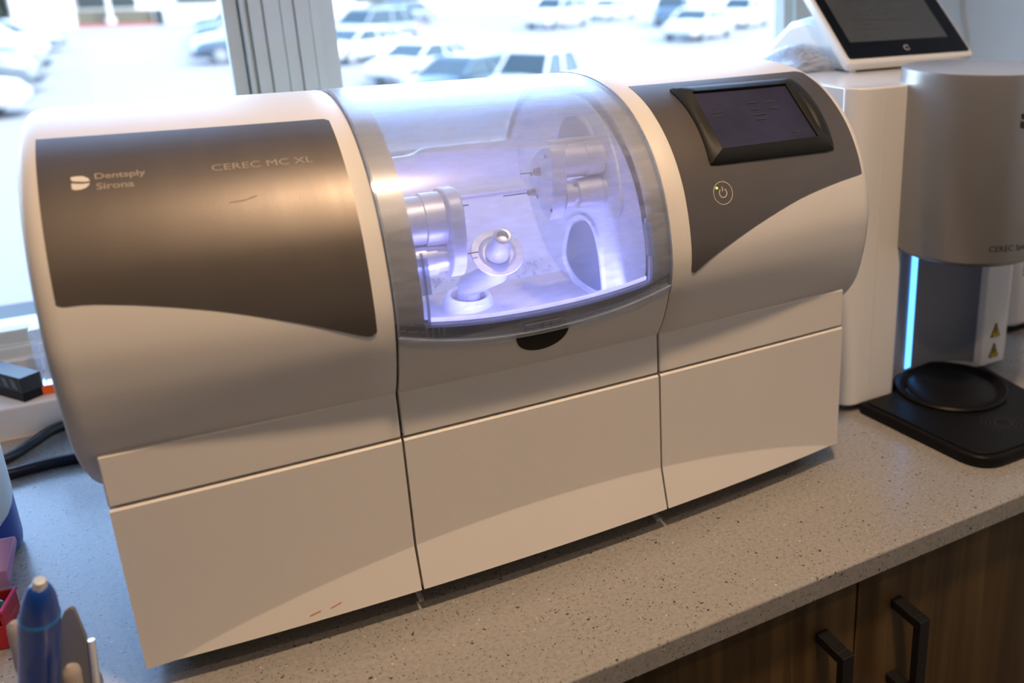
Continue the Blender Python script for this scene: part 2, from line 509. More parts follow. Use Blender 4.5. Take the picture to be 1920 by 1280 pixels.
# ceiling downlights
for i, (lx, ly, k) in enumerate(LAMPS):
    names = ['above the worktop in front of the milling machine', 'second from the window, behind the camera', 'at the rear left of the room', 'at the rear right of the room']
    t = empty('ceiling_downlight', (lx, ly, CEIL - .012))
    tag(t, 'round recessed warm ceiling downlight ' + names[i], 'ceiling light', 'recessed ceiling downlights')
    lathe('trim_ring', [(.060, .011), (.075, .009), (.078, .004), (.070, .000), (.060, .004)], M_white, t, (lx, ly, CEIL - .012), n=40, close=False)
    lathe('lamp_disc', [(.0601, .006), (.0601, .008)], M_bulb, t, (lx, ly, CEIL - .012), n=40)
    ld = bpy.data.lights.new('downlight_beam', 'AREA'); lo = bpy.data.objects.new('downlight_beam', ld)
    COL.objects.link(lo); lo.location = (0, 0, -.004); lo.parent = t
    ld.shape = 'DISK'; ld.size = .11; ld.energy = LAMP_W * k; ld.color = (1.0, .68, .42); ld.spread = R(130)

# ------------------------------------------------------------------ worktop and cabinets
wt = box('worktop', (X0, -.152, -.0235), (X1, .541, 0), M_quartz, bevel=.002)
tag(wt, 'speckled grey quartz worktop under the white milling machine, running along the window', 'worktop')
def cabinet(x0, x1, doors, label):
    c = empty('base_cabinet', ((x0 + x1) / 2, .2, -H))
    tag(c, label, 'cabinet', 'wooden base cabinets')
    bm = bm_new()
    add_box(bm, (x0 + .001, -.118, -H + .1), (x1 - .001, .53, -.0237))
    add_box(bm, (x0 + .001, -.05, -H), (x1 - .001, .53, -H + .1))
    link('cabinet_body', bm_done(bm), M_wood, c)
    for (a, b, hx) in doors:
        d = box('door', (a + .0012, -.137, -H + .105), (b - .0012, -.1185, -.027), M_wood, c, bevel=.0008)
        # square bar handle on two posts
        zt, zb = -.0745, -.175
        bm = bm_new()
        add_box(bm, (hx - .0065, -.178, zb), (hx + .0065, -.169, zt))
        add_box(bm, (hx - .0065, -.1690, zt - .010), (hx + .0065, -.137, zt))
        add_box(bm, (hx - .0065, -.1690, zb), (hx + .0065, -.137, zb + .010))
        h = link('handle', bm_done(bm), M_handle, d, smooth=30, bevel=.0006)
        h['label'] = 'black square bar handle'
    return c
cabinet(-.154, .646, [(-.154, .246, .203), (.246, .646, .297)], 'wooden base cabinet under the worktop whose two doors carry black bar handles')
cabinet(-.954, -.154, [(-.954, -.554, -.60), (-.554, -.154, -.51)], 'wooden base cabinet below the left end of the worktop')
cabinet(.646, 1.09, [(.646, 1.09, .70)], 'narrow wooden base cabinet below the worktop next to the right wall')

# ------------------------------------------------------------------ milling machine
MM = empty('milling_machine', (0, .17, 0))
tag(MM, 'long white benchtop milling machine with dark panels and a violet lit chamber', 'milling machine')

PR = [(.15, .1275), (.112, .1285), (.0895, .133), (.0555, .150), (.0275, .170), (.007, .189), (-.0085, .207), (-.019, .2245), (-.030, .250), (-.0345, .268),
      (-.0357, .285), (-.0335, .303), (-.029, .322), (-.022, .341), (-.0115, .359), (.0015, .375), (.0185, .390), (.0405, .404), (.066, .4142), (.094, .4208),
      (.13, .4245), (.17, .424), (.22, .418), (.27, .400), (.31, .37), (.34, .33), (.35, .28), (.34, .22), (.31, .17), (.26, .14), (.2, .129)]
PS = [(v.x, v.y) for v in spl([(a, b, 0) for a, b in PR], 8, True)]
NP = len(PS)
ARC = [0.0]
for i in range(NP):
    a, b = PS[i], PS[(i + 1) % NP]
    ARC.append(ARC[-1] + math.hypot(b[0] - a[0], b[1] - a[1]))
STOT = ARC[-1]
def bow(x, y, z=.3):
    w = min(1, max(0, (.25 - y) / .15)); w = w * w * (3 - 2 * w)
    v = min(1, max(0, (z - .185) / .09)); v = v * v * (3 - 2 * v)
    return .0215 * (x / .35) ** 2 * w * (.42 + .58 * v)
def prof_at(s):
    s %= STOT
    lo, hi = 0, NP
    while hi - lo > 1:
        m = (lo + hi) // 2
        if ARC[m] <= s: lo = m
        else: hi = m
    t = (s - ARC[lo]) / max(1e-9, ARC[lo + 1] - ARC[lo])
    a, b = PS[lo], PS[(lo + 1) % NP]
    p = (a[0] + (b[0] - a[0]) * t, a[1] + (b[1] - a[1]) * t)
    a0, b1 = PS[(lo - 1) % NP], PS[(lo + 2) % NP]
    d0 = Vector((b[0] - a0[0], b[1] - a0[1])).normalized(); d1 = Vector((b1[0] - a[0], b1[1] - a[1])).normalized()
    d = (d0 * (1 - t) + d1 * t).normalized()
    return p, (-d[1], d[0])           # outward normal for this winding
def SP(x, s, off=0.0):
    p, n = prof_at(s)
    return Vector((x, p[0] + bow(x, p[0], p[1]) + n[0] * off, p[1] + n[1] * off))
# arc length for a height on the front side
def s_z(z):
    best = None
    for i in range(NP):
        y0, z0 = PS[i]; y1, z1 = PS[(i + 1) % NP]
        if y0 < .13 and z0 <= z <= z1:
            return ARC[i] + (ARC[i + 1] - ARC[i]) * (z - z0) / max(1e-9, z1 - z0)
    return ARC[8 * 20]
def s_zb(z):     # back side
    for i in range(NP):
        y0, z0 = PS[i]; y1, z1 = PS[(i + 1) % NP]
        if y0 > .25 and z1 <= z <= z0:
            return ARC[i] + (ARC[i + 1] - ARC[i]) * (z0 - z) / max(1e-9, z0 - z1)
# check that normals point outward
_p, _n = prof_at(s_z(.285))
NSIGN = 1.0 if _n[0] < 0 else -1.0
_oldprof = prof_at
def prof_at(s):
    p, n = _oldprof(s)
    return p, (n[0] * NSIGN, n[1] * NSIGN)

def patch(name, xs, sb, st, off, thick, mat_, parent, ns=40, smooth=40, bevel=0.0):
    """curved plate on the drum between arc lengths sb(x) and st(x)"""
    bm = bm_new()
    T = []; B = []
    for x in xs:
        a, b = sb(x), st(x)
        T.append([bm.verts.new(SP(x, a + (b - a) * k / ns, off)) for k in range(ns + 1)])
        B.append([bm.verts.new(SP(x, a + (b - a) * k / ns, off - thick)) for k in range(ns + 1)])
    for i in range(len(xs) - 1):
        for k in range(ns):
            bm.faces.new((T[i][k], T[i + 1][k], T[i + 1][k + 1], T[i][k + 1]))
            bm.faces.new((B[i][k], B[i][k + 1], B[i + 1][k + 1], B[i + 1][k]))
        bm.faces.new((T[i][0], B[i][0], B[i + 1][0], T[i + 1][0]))
        bm.faces.new((T[i][ns], T[i + 1][ns], B[i + 1][ns], B[i][ns]))
    for k in range(ns):
        bm.faces.new((T[0][k], T[0][k + 1], B[0][k + 1], B[0][k]))
        bm.faces.new((T[-1][k], B[-1][k], B[-1][k + 1], T[-1][k + 1]))
    return link(name, bm_done(bm, name), mat_, parent, smooth=smooth, bevel=bevel)

def drum(name, stations, mat_, parent, caps=(True, True), n=180):
    """closed drum: stations = (x, inward offset)"""
    bm = bm_new(); rings = []
    for x, off in stations:
        rings.append([bm.verts.new(SP(x, STOT * k / n, -off)) for k in range(n)])
    for A, Bq in zip(rings[:-1], rings[1:]):
        for k in range(n):
            bm.faces.new((A[k], A[(k + 1) % n], Bq[(k + 1) % n], Bq[k]))
    if caps[0]: bm.faces.new(rings[0])
    if caps[1]: bm.faces.new(rings[-1])
    return link(name, bm_done(bm, name), mat_, parent, smooth=50)

def lin(a, b, n): return [a + (b - a) * i / n for i in range(n + 1)]
EDGE = [(0, .011), (.0006, .0080), (.0022, .0048), (.0048, .0022), (.0085, .0006), (.0125, 0)]
XL, XR = -.1315, .1055             # seams between the end housings and the lid bay
drum('left_housing', [(-.350 + a, b) for a, b in EDGE] + [(x, 0) for x in lin(-.335, XL - .002, 10)] + [(XL - .0008, .0010)], M_housing, MM)
drum('right_housing', [(XR + .0008, .0010)] + [(x, 0) for x in lin(XR + .002, .335, 10)] + [(.350 - a, b) for a, b in EDGE[::-1]], M_housing, MM)
CL, CR = -.1095, .0875             # chamber side walls
s_front_lid = lambda x: s_z(.2395 + .0185 * min(1.0, abs((x + .012) / .1185)) ** 2.2)
s_glass = lambda x: s_z(.2555 + .0135 * min(1.0, abs((x + .012) / .1185)) ** 2.2)
S_BACK = s_zb(.332)
# rims under the edge of the lid
def rim(name, xa, xb):
    xs = lin(xa, xb, 4)
    return patch(name, xs, lambda x: s_front_lid(x), lambda x: S_BACK, -.0042, .012, M_rim, MM, ns=90)
rim('lid_rim', XL - .0003, CL); rim('lid_rim', CR, XR + .0003)
patch('lid_rim', lin(XL, XR, 24), s_front_lid, s_glass, -.0042, .008, M_rimdark, MM, ns=4)
# front wall below the lid, and the back wall down to the base
patch('middle_housing', lin(XL + .0009, XR - .0009, 30), lambda x: s_z(.168), lambda x: s_front_lid(x) - .0008, 0, .006, M_housing, MM, ns=16, bevel=.0006)
patch('rear_housing', lin(XL, XR, 8), lambda x: S_BACK, lambda x: STOT - .01, 0, .006, M_housing, MM, ns=40)
# seam fillers, dark
for xx in (XL, XR):
    patch('seam', [xx - .0010, xx + .0010], lambda x: s_z(.168), lambda x: s_z(.262) if xx else 0, -.004, .002, M_groove, MM, ns=16)
# lid
lid = patch('lid', lin(XL + .0006, XR - .0006, 28), lambda x: s_front_lid(x) + .0006, lambda x: S_BACK, .0006, .0022, M_lid, MM, ns=110)
patch('lid_lip', lin(XL + .0004, XR - .0004, 28), lambda x: s_front_lid(x) - .0014, lambda x: s_front_lid(x) + .0024, .0022, .0040, M_lip, lid, ns=3)
lid_edge_m = M_lip
def side_lip(xa, xb, name='lid_lip'):
    patch(name, [xa, xb], lambda x: s_front_lid(x), lambda x: S_BACK, .0014, .0030, lid_edge_m, lid, ns=100)
side_lip(XL + .0003, XL + .0019); side_lip(XR - .0019, XR - .0003)
# inner ribs of the lid around the viewing window
patch('lid_rib', lin(CL, CR, 28), lambda x: s_glass(x) - .0010, lambda x: s_glass(x) + .0008, -.0012, .0040, M_lip, lid, ns=2)
for xx in (CL + .0035, CR - .0030):
    patch('lid_rib', [xx - .0006, xx + .0006], lambda x: s_glass(x), lambda x: s_z(.322), -.0012, .0045, M_lip, lid, ns=30)
for xx in (CL + .0035, CR - .0025):
    patch('lid_clip', [xx - .0035, xx + .0035], lambda x: s_z(.290), lambda x: s_z(.318), -.0012, .0020, M_lip, lid, ns=10)
for xx in (-.1085, -.1040, -.0995, -.0955):
    patch('lid_hinge_tab', [xx - .0008, xx + .0008], lambda x: s_z(.2530), lambda x: s_z(.2625), -.0010, .0030, M_lip, lid, ns=4)
# moulded finger grip outline above the latch: an outline with four small squares
def strip_poly(name, segs, w, off, th, mat_, parent):
    """thin raised lines on the drum; segs: ((x0, s0), (x1, s1))"""
    bm = bm_new()
    for (xa, sa), (xb, sb_) in segs:
        dx, ds = xb - xa, sb_ - sa
        L = math.hypot(dx, ds); ux, us = dx / L, ds / L
        nx, ns_ = -us * w / 2, ux * w / 2
        q = [(xa + nx, sa + ns_), (xb + nx, sb_ + ns_), (xb - nx, sb_ - ns_), (xa - nx, sa - ns_)]
        t = [bm.verts.new(SP(x, s, off)) for x, s in q]; b = [bm.verts.new(SP(x, s, off - th)) for x, s in q]
        bm.faces.new(t); bm.faces.new(b[::-1])
        for i in range(4): bm.faces.new((t[i], b[i], b[(i + 1) % 4], t[(i + 1) % 4]))
    return link(name, bm_done(bm), mat_, parent)
g0 = s_z(.2415); g1 = s_z(.2488)
segs = [((-.0302, g0), (-.0302, g1)), ((-.0302, g1), (.0012, g1)), ((.0012, g1), (.0012, g0))]
for k in range(4):
    a = -.0285 + k * .0072; b = a + .0056
    segs += [((a, g0), (a, g1 - .0020)), ((a, g1 - .0020), (b, g1 - .0020)), ((b, g1 - .0020), (b, g0)), ((b, g0), (a, g0))]
strip_poly('moulded_grip', segs, .00035, .0009, .0006, M_lip, lid)
patch('latch_backing', lin(-.039, .0075, 10), lambda x: s_front_lid(x) + .0004, lambda x: s_glass(x) - .002, -.0036, .0004, M_black, MM, ns=4)
# black half-round latch recess
def latch_bottom(x):
    t = (x + .0137) / .0232
    return s_z(.2400 - .0208 * math.sqrt(max(0, 1 - t * t)) ** .85 + 0)
patch('latch', [-.0137 + .0231 * math.sin(R(a)) for a in range(-90, 91, 6)], latch_bottom, lambda x: s_front_lid(x) - .0006, .0006, .004, M_black, MM, ns=12)

# dark inlay panels
def interp(pts, x):
    if x <= pts[0][0]: return pts[0][1]
    for (a, b), (c, d) in zip(pts[:-1], pts[1:]):
        if a <= x <= c: return b + (d - b) * (x - a) / (c - a)
    return pts[-1][1]
LB = [(-.3372, .3205), (-.334, .3190), (-.3154, .3180), (-.2799, .3114), (-.2429, .3018), (-.2108, .2907), (-.184, .2800), (-.1545, .2665), (-.1480, .2660), (-.1455, .2685)]
LB = [(v.x, v.y) for v in spl([(a, b, 0) for a, b in LB], 5)]
patch('dark_panel', lin(-.3372, -.1455, 60), lambda x: s_z(interp(LB, x)), lambda x: s_z(.4136) - .0035 * max(0, (x + .1495) / .004) ** 2, .0006, .003, M_inlay, MM, ns=70)
RB = [(.1255, .2685), (.1285, .2655), (.132, .2680), (.1557, .2818), (.1988, .2992), (.2525, .3150), (.3029, .3232), (.334, .3262), (.3375, .3275)]
RB = [(v.x, v.y) for v in spl([(a, b, 0) for a, b in RB], 5)]
inl = patch('dark_panel', lin(.1255, .3375, 60), lambda x: s_z(interp(RB, x)), lambda x: s_z(.4180) - .006 * max(0, (x - .3295) / .008) ** 2, .0006, .003, M_inlay, MM, ns=70)

# printed words, bent onto the drum
def text_mesh(txt, size, bold=0.0, spacing=1.0):
    cu = bpy.data.curves.new('t', 'FONT'); cu.body = txt; cu.size = size; cu.space_character = spacing
    cu.offset = bold; cu.resolution_u = 4
    o = bpy.data.objects.new('t', cu); COL.objects.link(o)
    dg = bpy.context.evaluated_depsgraph_get()
    me = bpy.data.meshes.new_from_object(o.evaluated_get(dg))
    bpy.data.objects.remove(o); bpy.data.curves.remove(cu)
    return me
def drum_text(name, txt, size, x0, x1, s0, off, mat_, parent, bold=0.0, spacing=1.0):
    me = text_mesh(txt, size, bold, spacing)
    xs = [v.co.x for v in me.vertices]; w = max(xs) - min(xs); m0 = min(xs)
    k = (x1 - x0) / w
    for v in me.vertices:
        p = SP(x0 + (v.co.x - m0) * k, s0 + v.co.y, off)
        v.co = p
    return link(name, me, mat_, parent)
drum_text('printed_name', 'CEREC MC XL', .0088, -.2335, -.1665, s_z(.3893), .00075, M_mark2, MM)
drum_text('printed_brand', 'Dentsply', .0078, -.3045, -.2743, s_z(.3905), .00075, M_mark2, MM, bold=.00012)
drum_text('printed_brand', 'Sirona', .0078, -.3042, -.2820, s_z(.3848), .00075, M_mark2, MM, bold=.00012)
def drum_poly(name, pts, off, mat_, parent):
    bm = bm_new()
    f = bm.faces.new([bm.verts.new(SP(x, s, off)) for x, s in pts])
    bmesh.ops.triangulate(bm, faces=bm.faces)
    return link(name, bm_done(bm), mat_, parent)
sl = s_z(.3858); lx = -.3183
up = [(0, .0118), (.004, .0124), (.0085, .0120), (.0120, .0095), (.0130, .0068), (.0100, .0062), (.0060, .0068), (.0015, .0075), (0, .0090)]
dn = [(0, .0058), (.0030, .0052), (.0070, .0046), (.0110, .0046), (.0125, .0052), (.0118, .0028), (.0095, .0006), (.0060, -.0006), (.0020, -.0006), (0, .0006)]
drum_poly('printed_logo', [(lx + a * .84, sl + b * .95) for a, b in up], .00075, M_logo, MM)
drum_poly('printed_logo', [(lx + a * .84, sl + b * .95) for a, b in dn], .00075, M_logo, MM)
# a scratch in the left panel
strip_poly('scratch', [((-.227, s_z(.3700)), (-.217, s_z(.3706))), ((-.217, s_z(.3706)), (-.2087, s_z(.3726)))], .0006, .0007, .0003, M_groove, MM)
# power symbol
ps = s_z(.3318); px_ = .165
segs = []
for k in range(40):
    a, b = R(k * 9), R(k * 9 + 9)
    segs.append(((px_ + .0102 * math.cos(a), ps + .0102 * math.sin(a)), (px_ + .0102 * math.cos(b), ps + .0102 * math.sin(b))))
strip_poly('button_ring', segs, .0006, .0009, .0005, M_mark, MM)
segs = []
for k in range(30):
    a, b = R(125 + k * 9.67), R(125 + k * 9.67 + 9.67)
    segs.append(((px_ + .0040 * math.cos(a), ps + .0040 * math.sin(a)), (px_ + .0040 * math.cos(b), ps + .0040 * math.sin(b))))
segs.append(((px_, ps + .0015), (px_, ps + .0058)))
strip_poly('power_symbol', segs, .0009, .0009, .0005, M_mark, MM)
lathe('status_light', [(.0010, 0), (.0010, .0006), (.0006, .0010), (0, .0011)], M_greenled, MM, SP(px_ - .0058, ps + .0052, .0006), (0, -.9, .4), n=16)

# display: raised bezel with a flat sunken screen
OX = [(.1597, .4128), (.235, .4127), (.303, .4122), (.3080, .4110), (.3098, .4060), (.3098, .388), (.3082, .3673), (.3062, .3530), (.3035, .3505), (.2248, .3535), (.163, .3548), (.1590, .3570), (.1580, .3836)]
def ring_pts(corners, ns):
    out = []
    for (a, b) in zip(corners, corners[1:] + corners[:1]):
        for k in range(ns):
            t = k / ns; out.append((a[0] + (b[0] - a[0]) * t, a[1] + (b[1] - a[1]) * t))
    return out
def conv(c): return (c[0], s_z(c[1]))
oc = [conv(c) for c in ((.1597, .4130), (.3095, .4122), (.3068, .3515), (.1580, .3553))]
ic = [conv(c) for c in ((.1735, .4070), (.2858, .4063), (.2862, .3617), (.1718, .3630))]
NSEG = 16
outer = ring_pts(oc, NSEG); inner = ring_pts(ic, NSEG)
# round the outer corners and bow the short sides
def shape_outer(i, p):
    side, t = divmod(i, NSEG); t = t / NSEG
    x, s = p
    if side == 1: x += .0028 * math.sin(math.pi * t)
    if side == 3: x += .0024 * math.sin(math.pi * t)
    if min(t, 1 - t) < .001:
        cx = sum(c[0] for c in oc) / 4; cs = sum(c[1] for c in oc) / 4
        x += (cx - x) * .010; s += (cs - s) * .016
    return (x, s)
outer = [shape_outer(i, p) for i, p in enumerate(outer)]
pa = (SP(.23, ic[0][1], 0) + SP(.23, ic[1][1], 0)) / 2; pb = (SP(.23, ic[2][1], 0) + SP(.23, ic[3][1], 0)) / 2
axis_up = (pa - pb).normalized(); nrm = Vector((0, -axis_up.z, axis_up.y)).normalized()
if nrm.y > 0: nrm = -nrm
def flat(x, s, h):
    """point of the flat screen plane, h in front of it"""
    t = (s - ic[3][1]) / (ic[0][1] - ic[3][1])
    q = pb + (pa - pb) * t + nrm * (.0078 + h)
    q.x = x; q.y += bow(x, .02) - bow(.23, .02)
    return q
bm = bm_new()
rings = []
rings.append([bm.verts.new(SP(x, s, .0004)) for x, s in outer])
rings.append([bm.verts.new(SP(x, s, .0026)) for x, s in outer])
def lerp2(a, b, t): return (a[0] + (b[0] - a[0]) * t, a[1] + (b[1] - a[1]) * t)
rings.append([bm.verts.new(SP(*lerp2(o, i_, .12), .0042)) for o, i_ in zip(outer, inner)])
for t in (.4, .7, .97):
    row = []
    for o, i_ in zip(outer, inner):
        q = lerp2(o, i_, t); a = SP(*q, .0046); b = flat(*q, .0022)
        row.append(bm.verts.new(a + (b - a) * t))
    rings.append(row)
rings.append([bm.verts.new(flat(*i_, .0018)) for i_ in inner])
rings.append([bm.verts.new(flat(*i_, -.0016)) for i_ in inner])
N_ = len(outer)
for A, B in zip(rings[:-1], rings[1:]):
    for k in range(N_): bm.faces.new((A[k], A[(k + 1) % N_], B[(k + 1) % N_], B[k]))
dsp = link('display', bm_done(bm), M_bezel, MM, smooth=35)
bm = bm_new()
bm.faces.new([bm.verts.new(flat(c[0], c[1], -.0008)) for c in ic])
link('screen', bm_done(bm), M_screen, dsp)
# faint lines shown on the screen
for (xa, xb, sa) in ((.183, .196, .62), (.183, .194, .55), (.228, .241, .72), (.228, .238, .60), (.228, .243, .50), (.228, .239, .42), (.25, .262, .70), (.25, .262, .58), (.262, .270, .12), (.262, .269, .06)):
    s0 = ic[3][1] + (ic[0][1] - ic[3][1]) * sa
    bm = bm_new()
    bm.faces.new([bm.verts.new(flat(xx, ss, -.0006)) for xx, ss in ((xa, s0), (xb, s0), (xb, s0 + .0016), (xa, s0 + .0016))])
    link('text_line', bm_done(bm), M_tabtext, dsp)
# raised grip on the right of the display
bm = bm_new()
rows = []
sA, sB = s_z(.3575), s_z(.4035)
for i in range(17):
    t = i / 16; s = sA + (sB - sA) * t; w = .0078 * math.sin(math.pi * t) ** .45 + .0001
    row = []
    for k in range(9):
        a = math.pi * k / 8
        row.append(bm.verts.new(SP(.2978 + .0018 * math.sin(math.pi * t) + w * math.cos(a), s, .0030 + .0055 * math.sin(a) * math.sin(math.pi * t) ** .5)))
    rows.append(row)
for A, B in zip(rows[:-1], rows[1:]):
    for k in range(8): bm.faces.new((A[k], A[k + 1], B[k + 1], B[k]))
link('display_grip', bm_done(bm), M_bezel, dsp, smooth=60)

# base: upper band and three front panels that flare out along a curved crease
BX = [(-.336, XL - .0010), (XL + .0010, XR - .0010), (XR + .0010, .3270)]
def band_y(x): return -.0042 * (1 - (x / .34) ** 2) - .0002
bmats = []
def slab(name, x0, x1, zs, fy, back, mat_, bevel, nx=28):
    bm = bm_new()
    xs = lin(x0, x1, nx)
    F = [[bm.verts.new((x, fy(x, z), z)) for z in zs] for x in xs]
    B = [[bm.verts.new((x, back, z)) for z in (zs[0], zs[-1])] for x in xs]
    for i in range(nx):
        for k in range(len(zs) - 1):
            bm.faces.new((F[i][k], F[i + 1][k], F[i + 1][k + 1], F[i][k + 1]))
        bm.faces.new((F[i][0], B[i][0], B[i + 1][0], F[i + 1][0]))
        bm.faces.new((F[i][-1], F[i + 1][-1], B[i + 1][1], B[i][1]))
        bm.faces.new((B[i][0], B[i][1], B[i + 1][1], B[i + 1][0]))
    bm.faces.new([v for v in F[0]] + [B[0][1], B[0][0]])
    bm.faces.new([v for v in F[-1]][::-1] + [B[-1][0], B[-1][1]])
    o = link(name, bm_done(bm), mat_, MM, smooth=28, bevel=bevel, seg=3)
    return o
for i, (a, b) in enumerate(BX):
    if i != 1:
        slab('base_band', a, b, [.1635, .17, .18, .19, .198, .2035], lambda x, z: band_y(x), .30, M_housing, .0012)
    else:
        slab('base_band', a, b, [.1635, .17, .18, .19, .20, .2065], lambda x, z: band_y(x), .012, M_housing, .0012)
def panel_y(x, z):
    u = 1 - (x / .315) ** 2
    base = -.0045 * (1 - (x / .34) ** 2) - .0014
    flare = base - .0128 * max(0.0, u) ** .9 + (z - .024) * .29
    return min(base, flare) if u > 0 else base
for a, b in BX:
    # dense rows so that the crease stays crisp
    slab('front_panel', a, b, [.0240 + .0009 * k for k in range(60)] + [.0915, .12, .15, .1602], panel_y, .02, M_panel, 0, nx=90)
# thin bevelled lip on top of each panel
for a, b in BX:
    slab('panel_lip', a, b, [.1600, .1607, .1614], lambda x, z: band_y(x) - .0013 + (z - .16) * .9, .02, M_housing, 0, nx=20)
box('base_body', (-.333, .013, .0245), (.324, .33, .215), M_housing, MM)
box('base_gap', (-.3335, .0045, .1580), (.3245, .02, .166), M_groove, MM)
box('daylight_stop', (-.312, .032, .0012), (.300, .31, .0244), M_black, MM)  # black block added under the base to keep daylight out of the gap
for fx in (-.131, .1035):
    box('foot_bracket', (fx - .0022, .000, .0004), (fx + .0022, .0315, .0035), M_steel2, MM)
# scuffs on the left panel
M_scuff = mat('scuff', (.62, .26, .14), .6)
def flat_on_panel(name, pts, mat_):
    bm = bm_new()
    bm.faces.new([bm.verts.new((x, panel_y(x, z) - .0003, z)) for x, z in pts])
    link(name, bm_done(bm), mat_, MM)
flat_on_panel('scuff_mark', [(-.2210, .0290), (-.2120, .0307), (-.2115, .0318), (-.2195, .0305)], M_scuff)
flat_on_panel('scuff_mark', [(-.2050, .0305), (-.1960, .0328), (-.1955, .0340), (-.2035, .0318)], M_scuff)

# chamber tub: slanted floor, back wall with a shelf, rim (one bent sheet)
tub = [(-.0200, .2560), (-.0120, .2300), (.002, .2070), (.050, .2035), (.158, .2040), (.165, .2095), (.172, .2125), (.215, .2260), (.245, .2500), (.262, .2720), (.280, .2920), (.292, .3000), (.300, .3320), (.318, .3340)]
def sheet(name, pts, x0, x1, th, mat_, parent, nx=14, fn=None, smooth=40):
    bm = bm_new(); xs = lin(x0, x1, nx); rows = []; rows2 = []
    for x in xs:
        q = [(fn(x, y, z) if fn else (y, z)) for y, z in pts]
        rows.append([bm.verts.new((x, y, z)) for y, z in q]); rows2.append([bm.verts.new((x, y + .001, z - th)) for y, z in q])
    for R_ in (rows, rows2):
        for i in range(nx):
            for k in range(len(pts) - 1): bm.faces.new((R_[i][k], R_[i + 1][k], R_[i + 1][k + 1], R_[i][k + 1]))
    for i in range(nx):
        bm.faces.new((rows[i][0], rows2[i][0], rows2[i + 1][0], rows[i + 1][0]))
        bm.faces.new((rows[i][-1], rows[i + 1][-1], rows2[i + 1][-1], rows2[i][-1]))
    return link(name, bm_done(bm), mat_, parent, smooth=smooth)
tubs = [(v.x, v.y) for v in spl([(a, b, 0) for a, b in tub], 4)]
def tubfn(x, y, z):
    # the rim dips near the left, as the back wall steps
    k = 1 / (1 + math.exp(-(x + .022) * 300))
    if z > .31: z = z + .004 * k - .003 * (1 - k) * 1.0
    return (y, z)
TUB = sheet('chamber_tub', tubs, CL, CR, .003, M_chamber, MM, nx=40, fn=tubfn)
# raised wet tray area on the floor
prism('drain_tray', rrect(-.1085, .010, .0865, .157, .004), 'z', .2045, .2062, M_wet, MM, bevel=.0005)
# left chamber wall and right chamber wall, shaped as the drum's section
def wall_disc(name, x0, x1, parent=MM):
    bm = bm_new()
    n = 140
    A = [bm.verts.new(SP(x0, STOT * k / n, -.006)) for k in range(n)]
    B = [bm.verts.new(SP(x1, STOT * k / n, -.006)) for k in range(n)]
    bm.faces.new(A); bm.faces.new(B[::-1])
    for k in range(n): bm.faces.new((A[k], B[k], B[(k + 1) % n], A[(k + 1) % n]))
    return link(name, bm_done(bm), M_chamber, parent, smooth=30)
wall_disc('chamber_side', CL - .004, CL)
wall_disc('chamber_side', CR, CR + .004)
# fittings on the right wall
xw = CR
def yz_ring(name, pts, x, w, h, mat_, parent=MM):
    P = spl([(x, a, b) for a, b in pts], 6, True)
    bm = bm_new(); n = len(P)
    c = sum(P, Vector()) / n
    o0 = [bm.verts.new(p) for p in P]; o1 = [bm.verts.new(p + Vector((-h, 0, 0))) for p in P]
    i1 = [bm.verts.new(p + (c - p).normalized() * w + Vector((-h, 0, 0))) for p in P]
    i0 = [bm.verts.new(p + (c - p).normalized() * w * 1.3) for p in P]
    for A, B in ((o0, o1), (o1, i1), (i1, i0)):
        for k in range(n): bm.faces.new((A[k], A[(k + 1) % n], B[(k + 1) % n], B[k]))
    link(name, bm_done(bm), mat_, parent, smooth=50)
def yz_plate(name, pts, x0, x1, mat_, parent=MM, bevel=0.0, n=6):
    P = [(v.y, v.z) for v in spl([(0, a, b) for a, b in pts], n, True)]
    return prism(name, P, 'x', x0, x1, mat_, parent, bevel=bevel, smooth=40)
oval = [(.172, .338), (.168, .362), (.150, .386), (.118, .3955), (.088, .390), (.070, .374), (.076, .358), (.12, .340)]
yz_ring('viewing_port', oval, xw - .0026, .005, .0030, M_chamber)
yz_plate('port_glass', [(y, z) for y, z in oval], xw - .0034, xw - .0027, M_recess)
big = [(.215, .300), (.214, .360), (.190, .396), (.140, .408), (.090, .406), (.050, .385), (.028, .350), (.030, .310), (.09, .298), (.16, .295)]
yz_plate('wall_boss', big, xw - .0026, xw + .001, M_chamber, bevel=.001)
low = [(.169, .232), (.158, .264), (.140, .282), (.112, .293), (.088, .290), (.074, .272), (.068, .245), (.070, .218), (.10, .212), (.14, .214)]
yz_ring('splash_guard', low, xw, .004, .004, M_chamber)
yz_plate('guard_recess', [(y * .82 + .0215, z * .82 + .046) for y, z in low], xw - .0016, xw - .0001, M_recess)
# right spindle motor block
def cyl_x(name, y, z, prof, mat_, parent, n=40):
    return lathe(name, prof, mat_, parent, (0, y, z), (1, 0, 0), n=n)
plate = [(.108, .338), (.100, .354), (.082, .367), (.060, .3755), (.048, .372), (.046, .350), (.050, .325), (.060, .308), (.070, .3085), (.088, .320), (.104, .330)]
mb = yz_plate('spindle_block', plate, .0305, .0445, M_steel2, bevel=.0015)
cyl_x('motor_sleeve', .064, .3595, [(.0158, .0445), (.0158, .066), (.0168, .0665), (.0168, .083), (.0150, .0850), (.0150, .0900)], M_steel, mb)
cyl_x('motor_sleeve', .060, .3290, [(.0125, .0445), (.0125, .052), (.0085, .0522), (.0085, .0570), (.0135, .0572), (.0142, .080), (.0128, .0815), (.0128, .0900)], M_steel, mb)
cyl_x('wall_collar', .060, .3290, [(.0195, .0850), (.0205, .0860), (.0205, .0880), (.0160, .0880)], M_recess, mb)
box('guide_rail', (.036, .060, .3755), (.082, .072, .3785), M_steel, mb, bevel=.0006)
